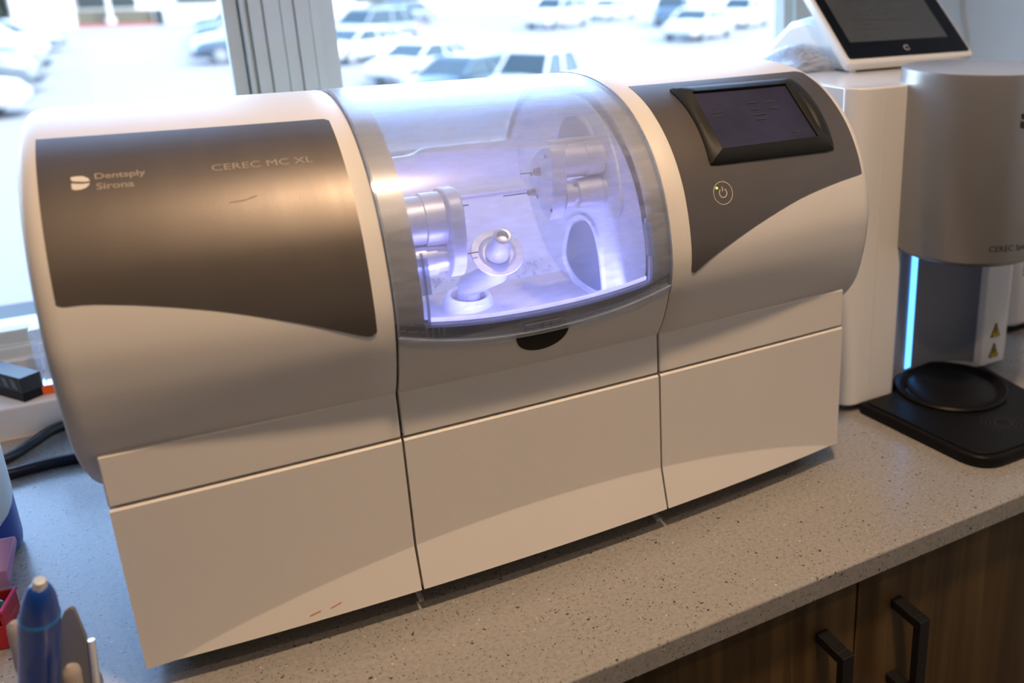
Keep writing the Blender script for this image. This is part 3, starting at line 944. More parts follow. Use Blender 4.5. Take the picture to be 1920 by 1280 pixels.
cyl_x('bur', .078, .3490, [(0, .0120), (.0006, .0125), (.0007, .0250), (.0030, .0252), (.0040, .0305)], M_dark, mb, n=16)
cyl_x('bur', .094, .3268, [(0, .0000), (.0006, .0005), (.0007, .0235), (.0026, .0240), (.0036, .0305)], M_dark, mb, n=16)
for (yy, zz) in ((.060, .366), (.053, .318), (.098, .343), (.086, .324)):
    cyl_x('screw', yy, zz, [(.0015, .0296), (.0018, .0300), (.0018, .0306)], M_dark, mb, n=14)
# left spindle motor block
lp = [(.100, .339), (.076, .3455), (.056, .343), (.046, .330), (.045, .300), (.052, .280), (.066, .268), (.090, .268), (.112, .280), (.116, .315)]
ml = yz_plate('spindle_block', lp, -.0625, -.0500, M_steel2, bevel=.0015)
cyl_x('motor_sleeve', .078, .3190, [(.0215, -.1100), (.0215, -.0800), (.0235, -.0795), (.0235, -.0625)], M_steel, ml)
cyl_x('motor_sleeve', .074, .2850, [(.0150, -.1100), (.0150, -.0720), (.0130, -.0715), (.0130, -.0625)], M_steel, ml)
cyl_x('bur', .090, .3240, [(.0030, -.0500), (.0020, -.0470), (.0009, -.0465), (.0008, -.0340), (0, -.0335)], M_dark, ml, n=16)
cyl_x('bur', .068, .2860, [(.0028, -.0500), (.0018, -.0475), (.0007, -.0470), (.0006, -.0350), (0, -.0345)], M_dark, ml, n=16)
# guide rod along the back
tube('guide_rod', [(CL, .272, .2885), (CR, .272, .2885)], .0022, M_steel, MM)
# workpiece spindle: base cup, inclined shaft, wide disc, clamp tip
B0 = Vector((-.031, .132, .2075)); D0 = Vector((-.0165, .072, .2810)); ax = Vector((-.03, -.71, .70)).normalized()
cup = lathe('spindle_cup', [(.0250, 0), (.0245, .012), (.0220, .018), (.0195, .021), (.0165, .019), (.0160, .006), (0, .006)], M_chamber, MM, B0 + Vector((0, 0, -.001)), (0.05, -.12, 1), n=56, close=False)
wsp = tube('workpiece_shaft', [B0 + Vector((0, 0, .004)), B0 + Vector((.002, -.008, .030)), D0 - ax * .014 - Vector((0, 0, .012)), D0 - ax * .004], [.0120, .0115, .0110, .0110], M_steel2, MM, n=28)
lathe('splash_disc', [(.0120, -.0070), (.0230, -.0008), (.0238, .0002), (.0232, .0012), (.0170, .0014), (.0155, .0000), (.0120, -.0008), (.0100, .0), (0, .0002)], M_steel2, wsp, D0, ax, n=64)
lathe('clamp_tip', [(.0110, 0), (.0108, .010), (.0088, .014), (.0080, .026), (.0080, .0300), (.0072, .0308), (.0052, .0304), (.0046, .0250), (0, .0245)], M_steel, wsp, D0 + ax * .0005, ax, n=40)
# water drops and slurry on the chamber floor
random.seed(4)
bm = bm_new()
for k in range(160):
    x = random.uniform(CL + .01, CR - .008); y = random.uniform(.180, .205)
    r = random.uniform(.0005, .0019)
    add_lathe(bm, [(r, 0), (r * .8, r * .35), (0, r * .5)], Matrix.Translation((x, y, .2138 + (y - .172) * .30)), n=8)
dr = link('water_drops', bm_done(bm), M_wet, MM, smooth=60)
dr['kind'] = 'stuff'
# violet lamp strip inside the front lip of the chamber
patch('light_strip', lin(CL + .004, CR - .004, 24), lambda x: s_glass(x) + .0008, lambda x: s_glass(x) + .0040, -.0070, .0015, M_led, MM, ns=2)
for (lx_, ly_, lz_, e) in ((-.055, .020, .245, .30), (.035, .020, .245, .30)):
    ld = bpy.data.lights.new('chamber_lamp', 'AREA'); lo = bpy.data.objects.new('chamber_lamp', ld); COL.objects.link(lo)
    ld.shape = 'RECTANGLE'; ld.size = .07; ld.size_y = .006; ld.energy = e * .75; ld.color = (.36, .34, 1.0)
    lo.parent = MM; lo.location = Vector((lx_, ly_, lz_)) - Vector(MM.location)
    lo.rotation_euler = Vector((0, .85, -.25)).to_track_quat('-Z', 'Y').to_euler()

# ------------------------------------------------------------------ sintering furnace on the right
FX0, FX1, FY = .402, .690, .079
FU = empty('sintering_furnace', ((FX0 + FX1) / 2, .22, 0))
tag(FU, 'white and silver benchtop sintering furnace with round head, blue light strip and black base plate', 'furnace')
# shell with a concave front bay under the head
def shell_outline():
    o = [(FX0, .44)]
    o += [(FX0, .101)]
    for k in range(9):
        a = R(180 + 90 * k / 8); o.append((FX0 + .022 + .022 * math.cos(a), FY + .022 + .022 * math.sin(a)))
    o += [(.481, FY), (.4840, FY + .003)]
    c = (.5575, .079)
    for k in range(17):
        a = R(172 - 164 * k / 16); o.append((c[0] + .0735 * math.cos(a), c[1] + .0320 * math.sin(a)))
    o += [(.633, FY + .003), (.637, FY)]
    for k in range(9):
        a = R(270 + 90 * k / 8); o.append((FX1 - .012 + .012 * math.cos(a), FY + .012 + .012 * math.sin(a)))
    o += [(FX1, .44)]
    return o
so = shell_outline()
prism('shell', so, 'z', .010, .3965, M_white, FU, bevel=.012, smooth=40, seg=5)
# seam line down the left of the shell front
box('shell_seam', (.4415, .0782, .030), (.4427, .0800, .385), M_housing, FU)
# bay lining (grey column behind the crucible tray)
c = (.5575, .0785)
bm = bm_new()
pts = [(c[0] + .0725 * math.cos(R(170 - 160 * k / 24)), c[1] + .0310 * math.sin(R(170 - 160 * k / 24))) for k in range(25)]
for (a, b) in zip(pts[:-1], pts[1:]):
    bm.faces.new([bm.verts.new((*a, .018)), bm.verts.new((*b, .018)), bm.verts.new((*b, .212)), bm.verts.new((*a, .212))])
bmesh.ops.remove_doubles(bm, verts=bm.verts, dist=1e-5)
co = link('column_lining', bm_done(bm), M_col, FU, smooth=60)
# glowing strip
a0, a1 = R(116), R(107)
p0 = (c[0] + .0722 * math.cos(a0), c[1] + .0300 * math.sin(a0)); p1 = (c[0] + .0722 * math.cos(a1), c[1] + .0300 * math.sin(a1))
bm = bm_new()
add_box(bm, (0, 0, 0), (1, 1, 1))
for v in bm.verts:
    t, w, z = v.co
    n = Vector((.5, -.85, 0)).normalized() * .0012 * w
    v.co = Vector((p0[0] + (p1[0] - p0[0]) * t, p0[1] + (p1[1] - p0[1]) * t, .024 + .1855 * z)) + n
tag(link('light_strip', bm_done(bm), M_cyan, FU), 'glowing blue light strip')
# head
hc = (.557, .052)
hd = lathe('furnace_head', [(0, .2015), (.074, .2015), (.0800, .2000), (.0845, .2030), (.0868, .2075), (.0868, .3900), (.0872, .4080), (.0868, .4125), (.0852, .4135)], M_silver, FU, (hc[0], hc[1], 0), n=96, close=False)
lathe('head_top', [(.0852, .4135), (.0838, .4139), (0, .4145)], M_silvertop, FU, (hc[0], hc[1], 0), n=96, close=False)
lathe('head_skirt', [(.0790, .1995), (.0800, .2016), (.0835, .2022)], M_black, FU, (hc[0], hc[1], 0), n=96, close=False)
# printing wrapped round the head
def head_text(name, txt, size, x_start, z0, length, r, mat_, bold=0):
    me = text_mesh(txt, size, bold)
    xs = [v.co.x for v in me.vertices]; m0 = min(xs); k = length / (max(xs) - m0)
    a0 = math.asin((x_start - hc[0]) / r)
    for v in me.vertices:
        a = a0 + (v.co.x - m0) * k / r
        z = z0 + v.co.y
        v.co = (hc[0] + r * math.sin(a), hc[1] - r * math.cos(a), z)
    return link(name, me, mat_, FU)
head_text('printed_name', 'CEREC SpeedFire', .0095, .5138, .2195, .0720, .0871, M_darkprint)
for pts in (up, dn):
    bm = bm_new(); vs = []
    a0 = math.asin((.5340 - hc[0]) / .0871)
    for (a, b) in pts:
        an = a0 + a * 1.15 / .0871
        vs.append(bm.verts.new((hc[0] + .0871 * math.sin(an), hc[1] - .0871 * math.cos(an), .3575 + b * 1.25)))
    bm.faces.new(vs); bmesh.ops.triangulate(bm, faces=bm.faces)
    link('printed_logo', bm_done(bm), M_darkprint, FU)
# warning triangles on the right front strip
for zc in (.058, .029):
    bm = bm_new(); add_prism(bm, [(.6525, zc - .008), (.6685, zc - .008), (.6605, zc + .011)], 'y', FY - .0006, FY + .0005)
    wl = tag(link('warning_label', bm_done(bm), M_yellow, FU), 'yellow triangular warning label')
    bm = bm_new()
    for (a, b) in (((.6525, zc - .008), (.6685, zc - .008)), ((.6685, zc - .008), (.6605, zc + .011)), ((.6605, zc + .011), (.6525, zc - .008))):
        add_tube(bm, [(a[0], FY - .0007, a[1]), (b[0], FY - .0007, b[1])], .0007, 6)
    add_tube(bm, [(.6605, FY - .0007, zc - .004), (.6605, FY - .0007, zc + .004)], .0010, 6)
    link('label_print', bm_done(bm), M_darkprint, wl)
# base plate
bo = []
for (x, y, r) in ((.425, .078, .006), (.447, -.104, .040), (.618, -.104, .040), (.640, .078, .006)):
    bo.append((x, y, r))
def rounded_poly(P, n=8):
    out = []; N = len(P)
    for i in range(N):
        p = Vector(P[i][:2]); a = (Vector(P[i - 1][:2]) - p).normalized(); b = (Vector(P[(i + 1) % N][:2]) - p).normalized(); r = P[i][2]
        ang = a.angle(b); d = r / math.tan(ang / 2)
        s, e = p + a * d, p + b * d
        for k in range(n + 1):
            t = k / n; out.append(tuple((s * (1 - t) ** 2 + p * 2 * t * (1 - t) + e * t * t)))
    return out
bp = prism('base_plate', rounded_poly(bo), 'z', .001, .0145, M_black, FU, bevel=.004, smooth=50, seg=4)
bi = rounded_poly([(x + (.532 - x) * .06, y + (.0 - y) * .06, r * .9) for x, y, r in bo])
prism('base_top', bi, 'z', .0140, .0165, M_black, FU, bevel=.0015, smooth=50)
lathe('tray_ring', [(.0690, .0160), (.0700, .0195), (.0680, .0215), (.0650, .0200), (.0560, .0160), (.0540, .0135)], M_black, FU, (.5475, .046, 0), n=72, close=False)
lathe('crucible_tray', [(.0540, .0168), (.0480, .0200), (0, .0205)], M_black, FU, (.5475, .046, 0), n=72, close=False)
bm = bm_new()
for k in range(24):
    a = 2 * math.pi * k / 24
    for r in (.010, .015, .020, .025):
        add_lathe(bm, [(.0011, 0), (.0011, .0008)], Matrix.Translation((.530 + r * math.cos(a), -.055 + r * math.sin(a), .0163)), n=6)
link('vent_rosette', bm_done(bm), M_darkprint, FU)

# tablet on the furnace, leaning back
TB = empty('tablet_display', (.5975, .24, .3967))
tag(TB, 'white framed touch screen tablet leaning back on top of the sintering furnace', 'tablet')
th = math.atan2(.077, .082)
TM = Matrix.Translation((.4900, .2000, .4082)) @ Matrix.Rotation(th, 4, 'X')     # local x right, y up the screen, z out of the screen
def tab(name, lo, hi, m, parent, bevel, **k):
    return box(name, lo, hi, m, parent, bevel=bevel, M=TM, **k)
prism('tablet_frame', rrect(0, 0, .218, .165, .006), 'z', -.014, 0, M_white, TB, bevel=.0025, M=TM, smooth=40)
prism('tablet_glass', rrect(.0045, .0075, .2135, .160, .004), 'z', -.001, .0008, M_tabglass, TB, M=TM)
scr = prism('tablet_screen', [(.020, .034), (.189, .034), (.189, .150), (.020, .150)], 'z', .0006, .0011, M_tablcd, TB, M=TM)
random.seed(2)
for r_ in range(12):
    bm = bm_new()
    y = .045 + r_ * .0085; x = .045
    for k in range(random.randint(2, 5)):
        w = random.uniform(.006, .014)
        vs = [bm.verts.new(TM @ Vector(q)) for q in ((x, y, .0013), (x + w, y, .0013), (x + w, y + .0012, .0013), (x, y + .0012, .0013))]
        bm.faces.new(vs); x += w + .004
    link('text_line', bm_done(bm), M_tabtext, scr)

bm = bm_new()
hm = TM @ Matrix.Translation((.1065, .0200, .0010))
P_ = [hm @ Vector((.0040 * math.cos(R(a)), .0040 * math.sin(R(a)), 0)) for a in range(20, 341, 10)]
add_tube(bm, P_, .0006, 6)
link('home_button', bm_done(bm), M_steel, TB)
prism('tablet_stand', [(.225, .3967), (.39, .3967), (.385, .425), (.345, .452), (.300, .462), (.262, .455), (.240, .436)], 'x', .500, .690, M_white, TB, bevel=.010, smooth=50, seg=4)
for fx in (.505, .69):
    lathe('rubber_foot', [(.004, 0), (.004, .005)], M_steel, TB, (fx, .211, .3967), n=16)
# crumpled clear film beside the stand
random.seed(9)
bm = bm_new(); rows = []
for i in range(15):
    row = []
    for k in range(11):
        u, v = i / 14, k / 10
        x = .438 + .055 * u; y = .23 + .12 * v
        z = .3975 + .030 * math.sin(math.pi * min(1, u * .55 + .05)) * (math.sin(math.pi * v) ** .6) + .0035 * math.sin(9 * u + 7 * v) * math.sin(math.pi * v)
        row.append(bm.verts.new((x, y, z)))
    rows.append(row)
for A, B in zip(rows[:-1], rows[1:]):
    for k in range(10): bm.faces.new((A[k], A[k + 1], B[k + 1], B[k]))
fm = link('plastic_film', bm_done(bm), M_film, smooth=0)
so_ = fm.modifiers.new('solid', 'SOLIDIFY'); so_.thickness = .0004
tag(fm, 'crumpled clear plastic film lying beside the tablet on the furnace top', 'plastic film')

# white appliance further right with vents
AP = empty('bench_appliance', (.88, .27, 0))
tag(AP, 'white bench appliance with side vents behind the furnace at the right wall', 'appliance')
prism('appliance_body', rrect(.772, .15, 1.00, .42, .02), 'z', .012, .150, M_whitem, AP, bevel=.006)
box('appliance_base', (.778, .158, .0005), (.99, .41, .0119), M_black, AP)
for k in range(4): box('vent_slot', (.7905 + .001, .1492, .092 + k * .006), (.86, .1510, .0945 + k * .006), M_darkprint, AP)
# cord on the wall
tube_pts = [(1.094, .600, -.0), (1.094, .598, .20), (1.094, .580, .373), (1.094, .600, .461), (1.094, .612, .70), (1.094, .615, 1.2)]
wc = tube('wall_cord', spl(tube_pts, 6), .0028, M_frame, n=8)
tag(wc, 'thin pale cord hanging down the right wall behind the tablet', 'cord')

# ------------------------------------------------------------------ left end of the worktop
ca = tube('power_cable', spl([(-.64, .435, .0065), (-.54, .452, .0065), (-.476, .474, .007), (-.450, .498, .009), (-.425, .521, .012), (-.37, .529, .012), (-.28, .49, .0065)], 8), .0064, M_cable, n=14)
tag(ca, 'black power cable running behind the machine, the one nearer the windowsill', 'cable', 'black cables at the left of the machine')
ca = tube('power_cable', spl([(-.64, .395, .0068), (-.53, .418, .0068), (-.465, .4345, .0068), (-.406, .4375, .0068), (-.36, .420, .0068), (-.31, .395, .0068)], 8), .0066, M_cable, n=14)
tag(ca, 'black power cable running behind the machine, the one further from the windowsill', 'cable', 'black cables at the left of the machine')

# long black carton on the sill
CA = empty('black_carton', (-.4835, .607, .041))
tag(CA, 'long black carton with a slit window on the windowsill left of the machine', 'box')
M_c = Matrix.Translation((-.4540, .5480, .0415)) @ Matrix.Rotation(R(126), 4, 'Z')    # local x along the carton, away from the camera
box('carton', (0, -.0240, 0), (.125, 0, .0300), M_cardblack, CA, M=M_c, bevel=.0006)
box('carton_flap', (-.0004, -.0244, .0), (.1254, .0004, .0110), M_black, CA, M=M_c, bevel=.0004)
bm = bm_new(); random.seed(1)
for k in range(7):
    x = .008 + k * .016
    bm.faces.new([bm.verts.new(M_c @ Vector(q)) for q in ((x, .0005, .014), (x + .010, .0005, .015), (x + .013, .0005, .027), (x + .004, .0005, .026))])
link('slit_window', bm_done(bm), M_scratch, CA)
# clear box with orange tray
CB = empty('clear_box', (-.405, .585, .041))
tag(CB, 'tall clear plastic box with an orange base on the windowsill behind the machine', 'box')
box('orange_base', (-.438, .560, .0412), (-.365, .615, .0520), M_orange, CB, bevel=.001)
bm = bm_new()
add_box(bm, (-.4375, .5605, .0521), (-.3655, .6145, .1240))
link('clear_cover', bm_done(bm), M_clearbox, CB, bevel=.002)

# bottle in a blue cup
BO = empty('bottle', (-.490, .285, 0))
tag(BO, 'deep blue bottle with a large pale wraparound label at the left edge of the worktop', 'bottle')
lathe('bottle_body', [(0, .0005), (.0440, .0005), (.0490, .005), (.0500, .012), (.0500, .150), (.046, .168), (.030, .185), (.018, .192), (.018, .215)], M_bluedeep, BO, (-.490, .285, 0), n=56)
bm = bm_new(); rows = []
for i in range(25):
    z = .022 + .132 * i / 24
    t = min(1.0, (z - .022) / .080)
    a_end = -150 + 184 * math.sqrt(1 - (1 - t) ** 2) 
    row = []
    for k in range(25):
        a = R(-150 + (a_end + 150) * k / 24 + .01 * k)
        row.append(bm.verts.new((-.490 + .0506 * math.cos(a), .285 + .0506 * math.sin(a), z)))
    rows.append(row)
for A, B in zip(rows[:-1], rows[1:]):
    for k in range(24): bm.faces.new((A[k], A[k + 1], B[k + 1], B[k]))
link('bottle_label', bm_done(bm), M_bottle, BO, smooth=60)

# little red box with a purple lid
RBX = empty('bur_box', (-.462, .16, 0))
tag(RBX, 'small red box with a raised purple lid in front of the bottle', 'box')
RM = Matrix.Translation((-.4290, .1450, .0)) @ Matrix.Rotation(R(-12), 4, 'Z')
bm = bm_new()
add_box(bm, (-.070, -.030, .0005), (0, .0, .022), RM); add_box(bm, (-.070, .0, .0005), (0, .002, .036), RM)
add_box(bm, (-.0025, -.030, .022), (0, .0, .034), RM)
link('box_body', bm_done(bm), M_red, RBX, bevel=.0008)
box('box_rim', (-.0015, -.031, .034), (.0008, .003, .0365), M_pink, RBX, M=RM)
box('box_liner', (-.068, -.028, .0221), (-.003, -.001, .0250), M_black, RBX, M=RM)
prism('box_lid', [(.004, .0365), (.0045, .052), (.034, .066), (.036, .060)], 'x', -.075, -.004, M_purple, RBX, M=RM, bevel=.001)
for k in range(3):
    lathe('bur_head', [(.0010, 0), (.0060, .003), (.0065, .007), (.0030, .011), (0, .0115)], M_teal, RBX, RM @ Vector((-.010 - k * .015, -.013, .025)), (0, 0, 1), n=18)

# blue handpiece in its holder
HO = empty('instrument_holder', (-.395, -.02, 0))
tag(HO, 'grey stand with pale prongs and a dark blade holding the blue handpiece at lower left', 'instrument holder')
prism('holder_base', rrect(-.430, -.085, -.368, .040, .012), 'z', .0005, .012, M_holder, HO, bevel=.003)
T = Vector((-.3762, -.0507, .1465)); B = Vector((-.3982, -.0137, .0465))
# tall dark blade to the right with a polished edge
def quad_prism(name, P, th, m, parent, bevel=.001):
    bm = bm_new(); n = (Vector(P[1]) - Vector(P[0])).cross(Vector(P[2]) - Vector(P[0])).normalized() * th
    a = [bm.verts.new(Vector(p)) for p in P]; b = [bm.verts.new(Vector(p) + n) for p in P]
    bm.faces.new(a); bm.faces.new(b[::-1]); k = len(P)
    for i in range(k): bm.faces.new((a[i], b[i], b[(i + 1) % k], a[(i + 1) % k]))
    return link(name, bm_done(bm), m, parent, bevel=bevel, smooth=40)
quad_prism('holder_blade', [(-.3920, .006, .010), (-.3890, .004, .035), (-.3820, .0, .081), (-.3750, .0, .0935), (-.3710, .0, .0960), (-.3685, .0, .0935), (-.3660, .0, .068), (-.3720, .004, .010)], -.0030, M_holder, HO)
tube('blade_edge', [(-.3645, -.002, .0640), (-.3660, -.002, .045), (-.3695, -.001, .010)], .0026, M_tip, HO, n=10)
for (px2, py2, pz2, rr) in ((-.4050, .0020, .0915, .0052), (-.3735, -.040, .0720, .0056), (-.4150, -.0400, .0650, .0045)):
    tube('holder_prong', [(px2 - .001, py2 + .012, .011), (px2 - .002, py2 + .002, pz2 * .6), (px2, py2, pz2 - .004), (px2, py2, pz2), (px2, py2 - .001, pz2 + rr * .6)], [rr, rr, rr, rr * .9, rr * .35], M_holder2, HO, n=16)
HP = empty('dental_handpiece', (-.395, -.012, .012))
tag(HP, 'blue handpiece with a chrome tip standing in the grey holder at lower left', 'handpiece')
ax2 = (T - B).normalized()
Lh = (T - B).length
base = B - ax2 * .030
lathe('handpiece_body', [(0, 0), (.0085, .001), (.0115, .012), (.0122, .045), (.0120, .095), (.0117, .1085)], M_blue, HP, base, ax2, n=40)
lathe('handpiece_ring', [(.0116, .1080), (.0119, .1098), (.0115, .1115)], M_cyanring, HP, base, ax2, n=40)
lathe('handpiece_nose', [(.0114, .1110), (.0104, .1200), (.0090, .1290), (.0070, .1360), (.0052, .1395), (.0045, .1400)], M_blue, HP, base, ax2, n=40)
lathe('handpiece_tip', [(.0045, .1395), (.0040, .1425), (.0040, .1440), (.0034, .1455), (0, .1460)], M_tip, HP, base, ax2, n=28)

# ------------------------------------------------------------------ outdoors: parking lot seen through the windows
G = -2.78
struct(box('ground', (-60, 2.2, G - .2), (120, 160, G), M_asphalt))
struct(box('road_kerb', (-4.1, 72.6, G), (.4, 72.9, G + .18), M_curb))

def make_car(kind, paint, L=4.7, W=1.85):
    """a car with its nose at +x, built round its own origin on the ground"""
    root = bpy.data.objects.new('parked_car', None); COL.objects.link(root); root['local'] = 1
    hgt = {'sedan': 1.45, 'suv': 1.75, 'pickup': 1.85}[kind]
    hood = {'sedan': .92, 'suv': 1.08, 'pickup': 1.15}[kind]
    belt = {'sedan': .95, 'suv': 1.10, 'pickup': 1.15}[kind]
    tail = {'sedan': 1.0, 'suv': 1.10, 'pickup': 1.12}[kind]
    h = L / 2
    # lower body: stations (x, top, half width)
    st = [(-h, .78, .80), (-h + .08, tail - .06, .90), (-h + .4, tail, .95), (-.5, belt, 1.0), (.9, belt - .01, 1.0), (h - .9, hood, .97), (h - .25, hood - .12, .90), (h - .05, hood - .3, .80), (h, .52, .74)]
    bm = bm_new(); rings = []
    for x, t, k in st:
        w = W / 2 * k
        sec = [(-w * .92, .28), (-w, .42), (-w, t - .22), (-w * .96, t - .06), (-w * .86, t), (0, t + .03), (w * .86, t), (w * .96, t - .06), (w, t - .22), (w, .42), (w * .92, .28)]
        rings.append([bm.verts.new((x, a, b)) for a, b in sec])
    for A, B in zip(rings[:-1], rings[1:]):
        for k in range(len(A)): bm.faces.new((A[k], A[(k + 1) % len(A)], B[(k + 1) % len(A)], B[k]))
    bm.faces.new(rings[0][::-1]); bm.faces.new(rings[-1])
    link('car_body', bm_done(bm), paint, root, smooth=35)
    # cabin
    if kind == 'sedan': cx = [(-h + .55, 0), (-.95, 1), (.35, 1), (1.25, 0)]
    elif kind == 'suv': cx = [(-h + .08, 0), (-h + .45, 1), (.35, 1), (1.15, 0)]
    else: cx = [(-.75, 0), (-.55, 1), (.75, 1), (1.35, 0)]
    zb, zt = belt - .02, hgt
    wb_, wt_ = W / 2 * .93, W / 2 * .74
    def cabin(name, m, inset, z1, z2, xk=0.0, wk=0.0):
        bm = bm_new()
        f = (z2 - zb) / (zt - zb)
        xb0, xt0, xt1, xb1 = cx[0][0], cx[1][0], cx[2][0], cx[3][0]
        lo = [(xb0, -wb_), (xb1, -wb_), (xb1, wb_), (xb0, wb_)]
        hi = [(xb0 + (xt0 - xb0) * f, -(wb_ + (wt_ - wb_) * f)), (xb1 + (xt1 - xb1) * f, -(wb_ + (wt_ - wb_) * f)), (xb1 + (xt1 - xb1) * f, (wb_ + (wt_ - wb_) * f)), (xb0 + (xt0 - xb0) * f, (wb_ + (wt_ - wb_) * f))]
        g = (z1 - zb) / (zt - zb)
        lo2 = [(a[0] + (b[0] - a[0]) * g / max(f, 1e-6), a[1] + (b[1] - a[1]) * g / max(f, 1e-6)) for a, b in zip(lo, hi)]
        A = [bm.verts.new((x, y, z1)) for x, y in lo2]; B = [bm.verts.new((x, y, z2)) for x, y in hi]
        bm.faces.new(A[::-1]); bm.faces.new(B)
        for k in range(4): bm.faces.new((A[k], A[(k + 1) % 4], B[(k + 1) % 4], B[k]))
        return link(name, bm_done(bm), m, root, smooth=30, bevel=.03)
    cabin('windows', M_carglass, 0, zb, zt - .10)
    cabin('roof', paint, 0, zt - .11, zt)
    # pillars
    f = 1 - .10 / (zt - zb)
    def pillar(a, b, r):
        bm = bm_new(); add_tube(bm, [a, b], r, 6); link('pillar', bm_done(bm), paint, root, smooth=30)
    for sy in (-1, 1):
        def pt(xb, xt, t, grow=.012):
            return (xb + (xt - xb) * t, sy * (wb_ + (wt_ - wb_) * t + grow), zb + (zt - zb) * t)
        for (xb, xt) in ((cx[0][0] + .03, cx[1][0] + .03), (cx[3][0] - .03, cx[2][0] - .03), ((cx[0][0] + cx[3][0]) / 2, (cx[1][0] + cx[2][0]) / 2)):
            pillar(pt(xb, xt, 0), pt(xb, xt, f), .05)
        if kind != 'pickup':
            xb, xt = cx[0][0] + .75, cx[1][0] + .45
            pillar(pt(xb, xt, 0), pt(xb, xt, f), .06)
    # wheels
    for wx in (-h + .85, h - .90):
        for sy in (-1, 1):
            bm = bm_new(); add_lathe(bm, [(.18, -.11), (.32, -.10), (.34, -.05), (.34, .05), (.32, .10), (.18, .11)], frame_to((wx, sy * (W / 2 - .10), .34), (0, sy, 0)), n=24)
            w = link('wheel', bm_done(bm), M_tyre, root, smooth=40)
            bm = bm_new(); add_lathe(bm, [(.22, .02), (.21, .125), (.06, .14), (0, .14)], frame_to((wx, sy * (W / 2 - .10), .34), (0, sy, 0)), n=16)
            link('hub_cap', bm_done(bm), M_hub, w, smooth=40)
    for sy in (-1, 1): box('tail_lamp', (-h - .01, sy * W * .40 - .12, .72), (-h + .12, sy * W * .40 + .12, .90), M_lampred, root)
    return root

def copy_tree(o, parent=None):
    c = o.copy(); COL.objects.link(c); c.parent = parent
    for ch in list(o.children): copy_tree(ch, c)
    return c
protos = {}
def car(kind, paint, x, y, deg, label, s=1.0):
    key = (kind, paint.name)
    if key not in protos:
        o = protos[key] = make_car(kind, paint)
    else:
        o = copy_tree(protos[key])
    o.location = (x, y, G); o.rotation_euler = (0, 0, R(deg)); o.scale = (s, s, s)
    tag(o, label, 'car', 'cars in the parking lot')
    return o
car('pickup', M_carwhite, 8.15, 20.9, 215, 'white pickup with a pale blue side window just above the lid of the machine', .80)
car('sedan', M_carblue, 6.75, 23.0, 215, 'blue car half hidden behind the white pickup just above the lid', .85)
car('sedan', M_carwhite, 7.2, 28.9, 215, 'white sedan parked behind the blue car, left of the white pickup', .85)
car('sedan', M_carwhite, 6.8, 36.8, 215, 'white sedan close beside the mullion, one row behind the nearer white sedan', .9)
car('suv', M_carsilver, 8.6, 43.6, 215, 'silver car with a long dark window beside the mullion, behind the white sedan')
car('suv', M_carwhite, 21.2, 51.8, 215, 'white sport utility vehicle at the top middle of the right window', 1.05)
car('sedan', M_carsilver, 14.5, 62.0, 215, 'silver grey car left of the white sport utility vehicle at the top')
car('sedan', M_cardark, 15.5, 70.5, 215, 'dark car in the farthest row left of the silver grey car')
car('sedan', M_carwhite, 27.5, 57.5, 215, 'white sedan right of the white sport utility vehicle')
car('suv', M_carblue, 27.8, 49.5, 235, 'dark blue car at the top right of the right window')
car('sedan', M_carwhite, 23.2, 38.6, 215, 'white sedan in front of the dark blue car at the right', 1.05)
car('suv', M_carwhite, 30.0, 45.0, 215, 'white sport utility vehicle at the far right of the right window')
car('suv', M_carsilver, -5.55, 32.9, -5, 'pale silver sport utility vehicle showing a wheel at the edge of the left window')
car('sedan', M_carwhite, -5.40, 27.4, -5, 'white car nearest the left edge of the left window, lowest of its row')
car('suv', M_carsilver, -5.75, 38.6, -5, 'silver sport utility vehicle third from the front in the left row')
car('suv', M_carwhite, -6.15, 44.9, -5, 'white sport utility vehicle fourth from the front in the left row')
car('sedan', M_carsilver, -5.95, 50.6, -5, 'silver car farthest back in the left row')
car('suv', M_cardark, 3.80, 46.9, 182, 'dark blue car beside the left side of the mullion')
car('sedan', M_carwhite, 3.60, 43.0, 182, 'white car beside the left side of the mullion, in front of the dark blue one')
car('sedan', M_carblue, 3.45, 39.4, 182, 'dark car beside the left side of the mullion, nearest of its row')
car('sedan', M_carsilver, 4.0, 51.0, 182, 'silver blue car behind the dark blue one left of the mullion')
car('suv', M_carblue, 4.2, 55.0, 182, 'blue car farthest back left of the mullion')

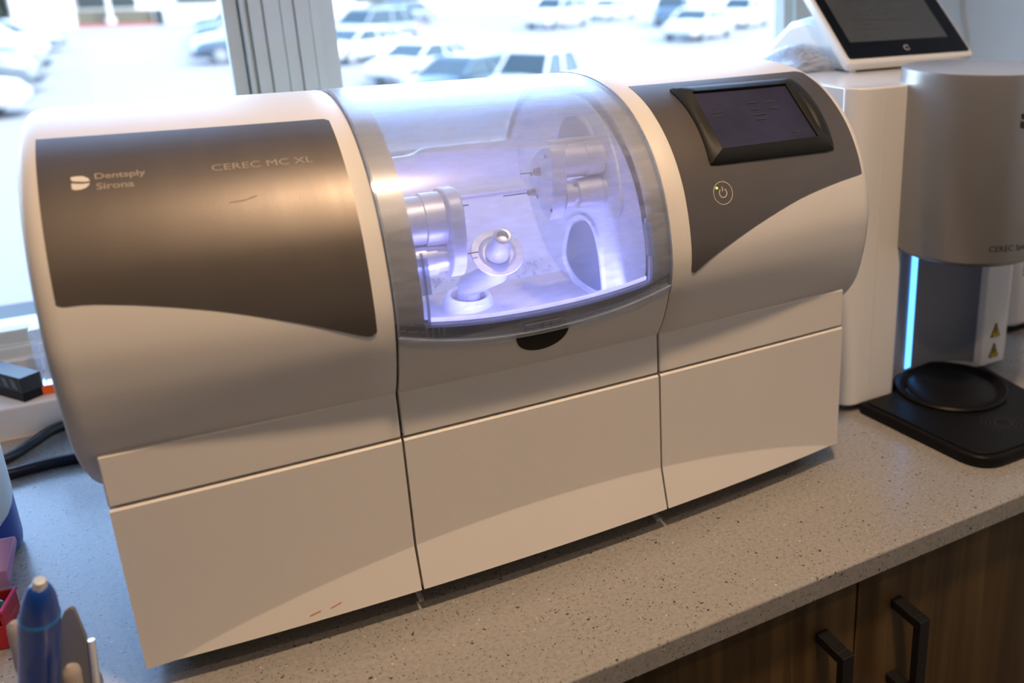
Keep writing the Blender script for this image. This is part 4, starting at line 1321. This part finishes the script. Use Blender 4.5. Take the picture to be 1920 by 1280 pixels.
# shop building across the lot
BD = empty('shop_building', (-4, 77, G))
tag(BD, 'long cream stucco shop building across the parking lot', 'building')
bm = bm_new()
add_box(bm, (-16, 75.0, G), (60, 84, G + 6))
link('building_wall', bm_done(bm), M_bwall, BD)
bm = bm_new(); add_box(bm, (-7.6, 73.4, G), (-4.2, 75.0, G + 6)); link('building_pier', bm_done(bm), M_bwall, BD)
for (a, b, z0, z1) in ((-15.5, -7.9, .8, 4.5), (-4.0, -.6, 1.2, 4.5), (1.9, 4.6, 1.4, 3.6), (7.5, 11, 1.2, 3.6), (14, 19, 1.2, 3.6), (24, 30, 1.2, 3.6)):
    bm = bm_new(); add_box(bm, (a, 74.8, G + z0), (b, 75.05, G + z1)); link('shop_window', bm_done(bm), M_bdark, BD)
PL = box('planter_wall', (-4.1, 73.6, G), (.3, 74.2, G + 1.0), M_planter)
tag(PL, 'low tan planter wall in front of the dark shop window', 'planter')
tag(box('trash_bin', (.35, 73.2, G), (.95, 73.8, G + 1.0), M_bdark), 'small dark bin beside the tan planter wall', 'bin')
LPo = empty('lamp_post', (-2.2, 73.0, G)); tag(LPo, 'slim white post standing before the dark shop window', 'post')
tube('post', [(-2.2, 73.0, G), (-2.2, 73.0, G + 6)], .14, M_carwhite, LPo, n=10)
lathe('post_base', [(.3, 0), (.3, .5), (.15, .6)], M_carwhite, LPo, (-2.2, 73.0, G), n=16)
HG = bm_new(); random.seed(6)
for k in range(220):
    x = random.uniform(-14.0, -8.2); z = random.uniform(.3, 2.6); y = random.uniform(73.2, 74.2); r = random.uniform(.15, .35)
    add_lathe(HG, [(0, -r), (r * .8, -r * .5), (r, 0), (r * .8, r * .5), (0, r)], Matrix.Translation((x, y, G + z)), n=7)
hg = link('hedge', bm_done(HG), M_hedge, smooth=40)
tag(hg, 'dark green hedge behind the left row of cars', 'hedge', kind='stuff')

# ------------------------------------------------------------------ lift everything so that the floor lies at z = 0
for o in list(bpy.data.objects):
    if o.parent is None and o not in (cam, po, sun):
        o.location.z += H
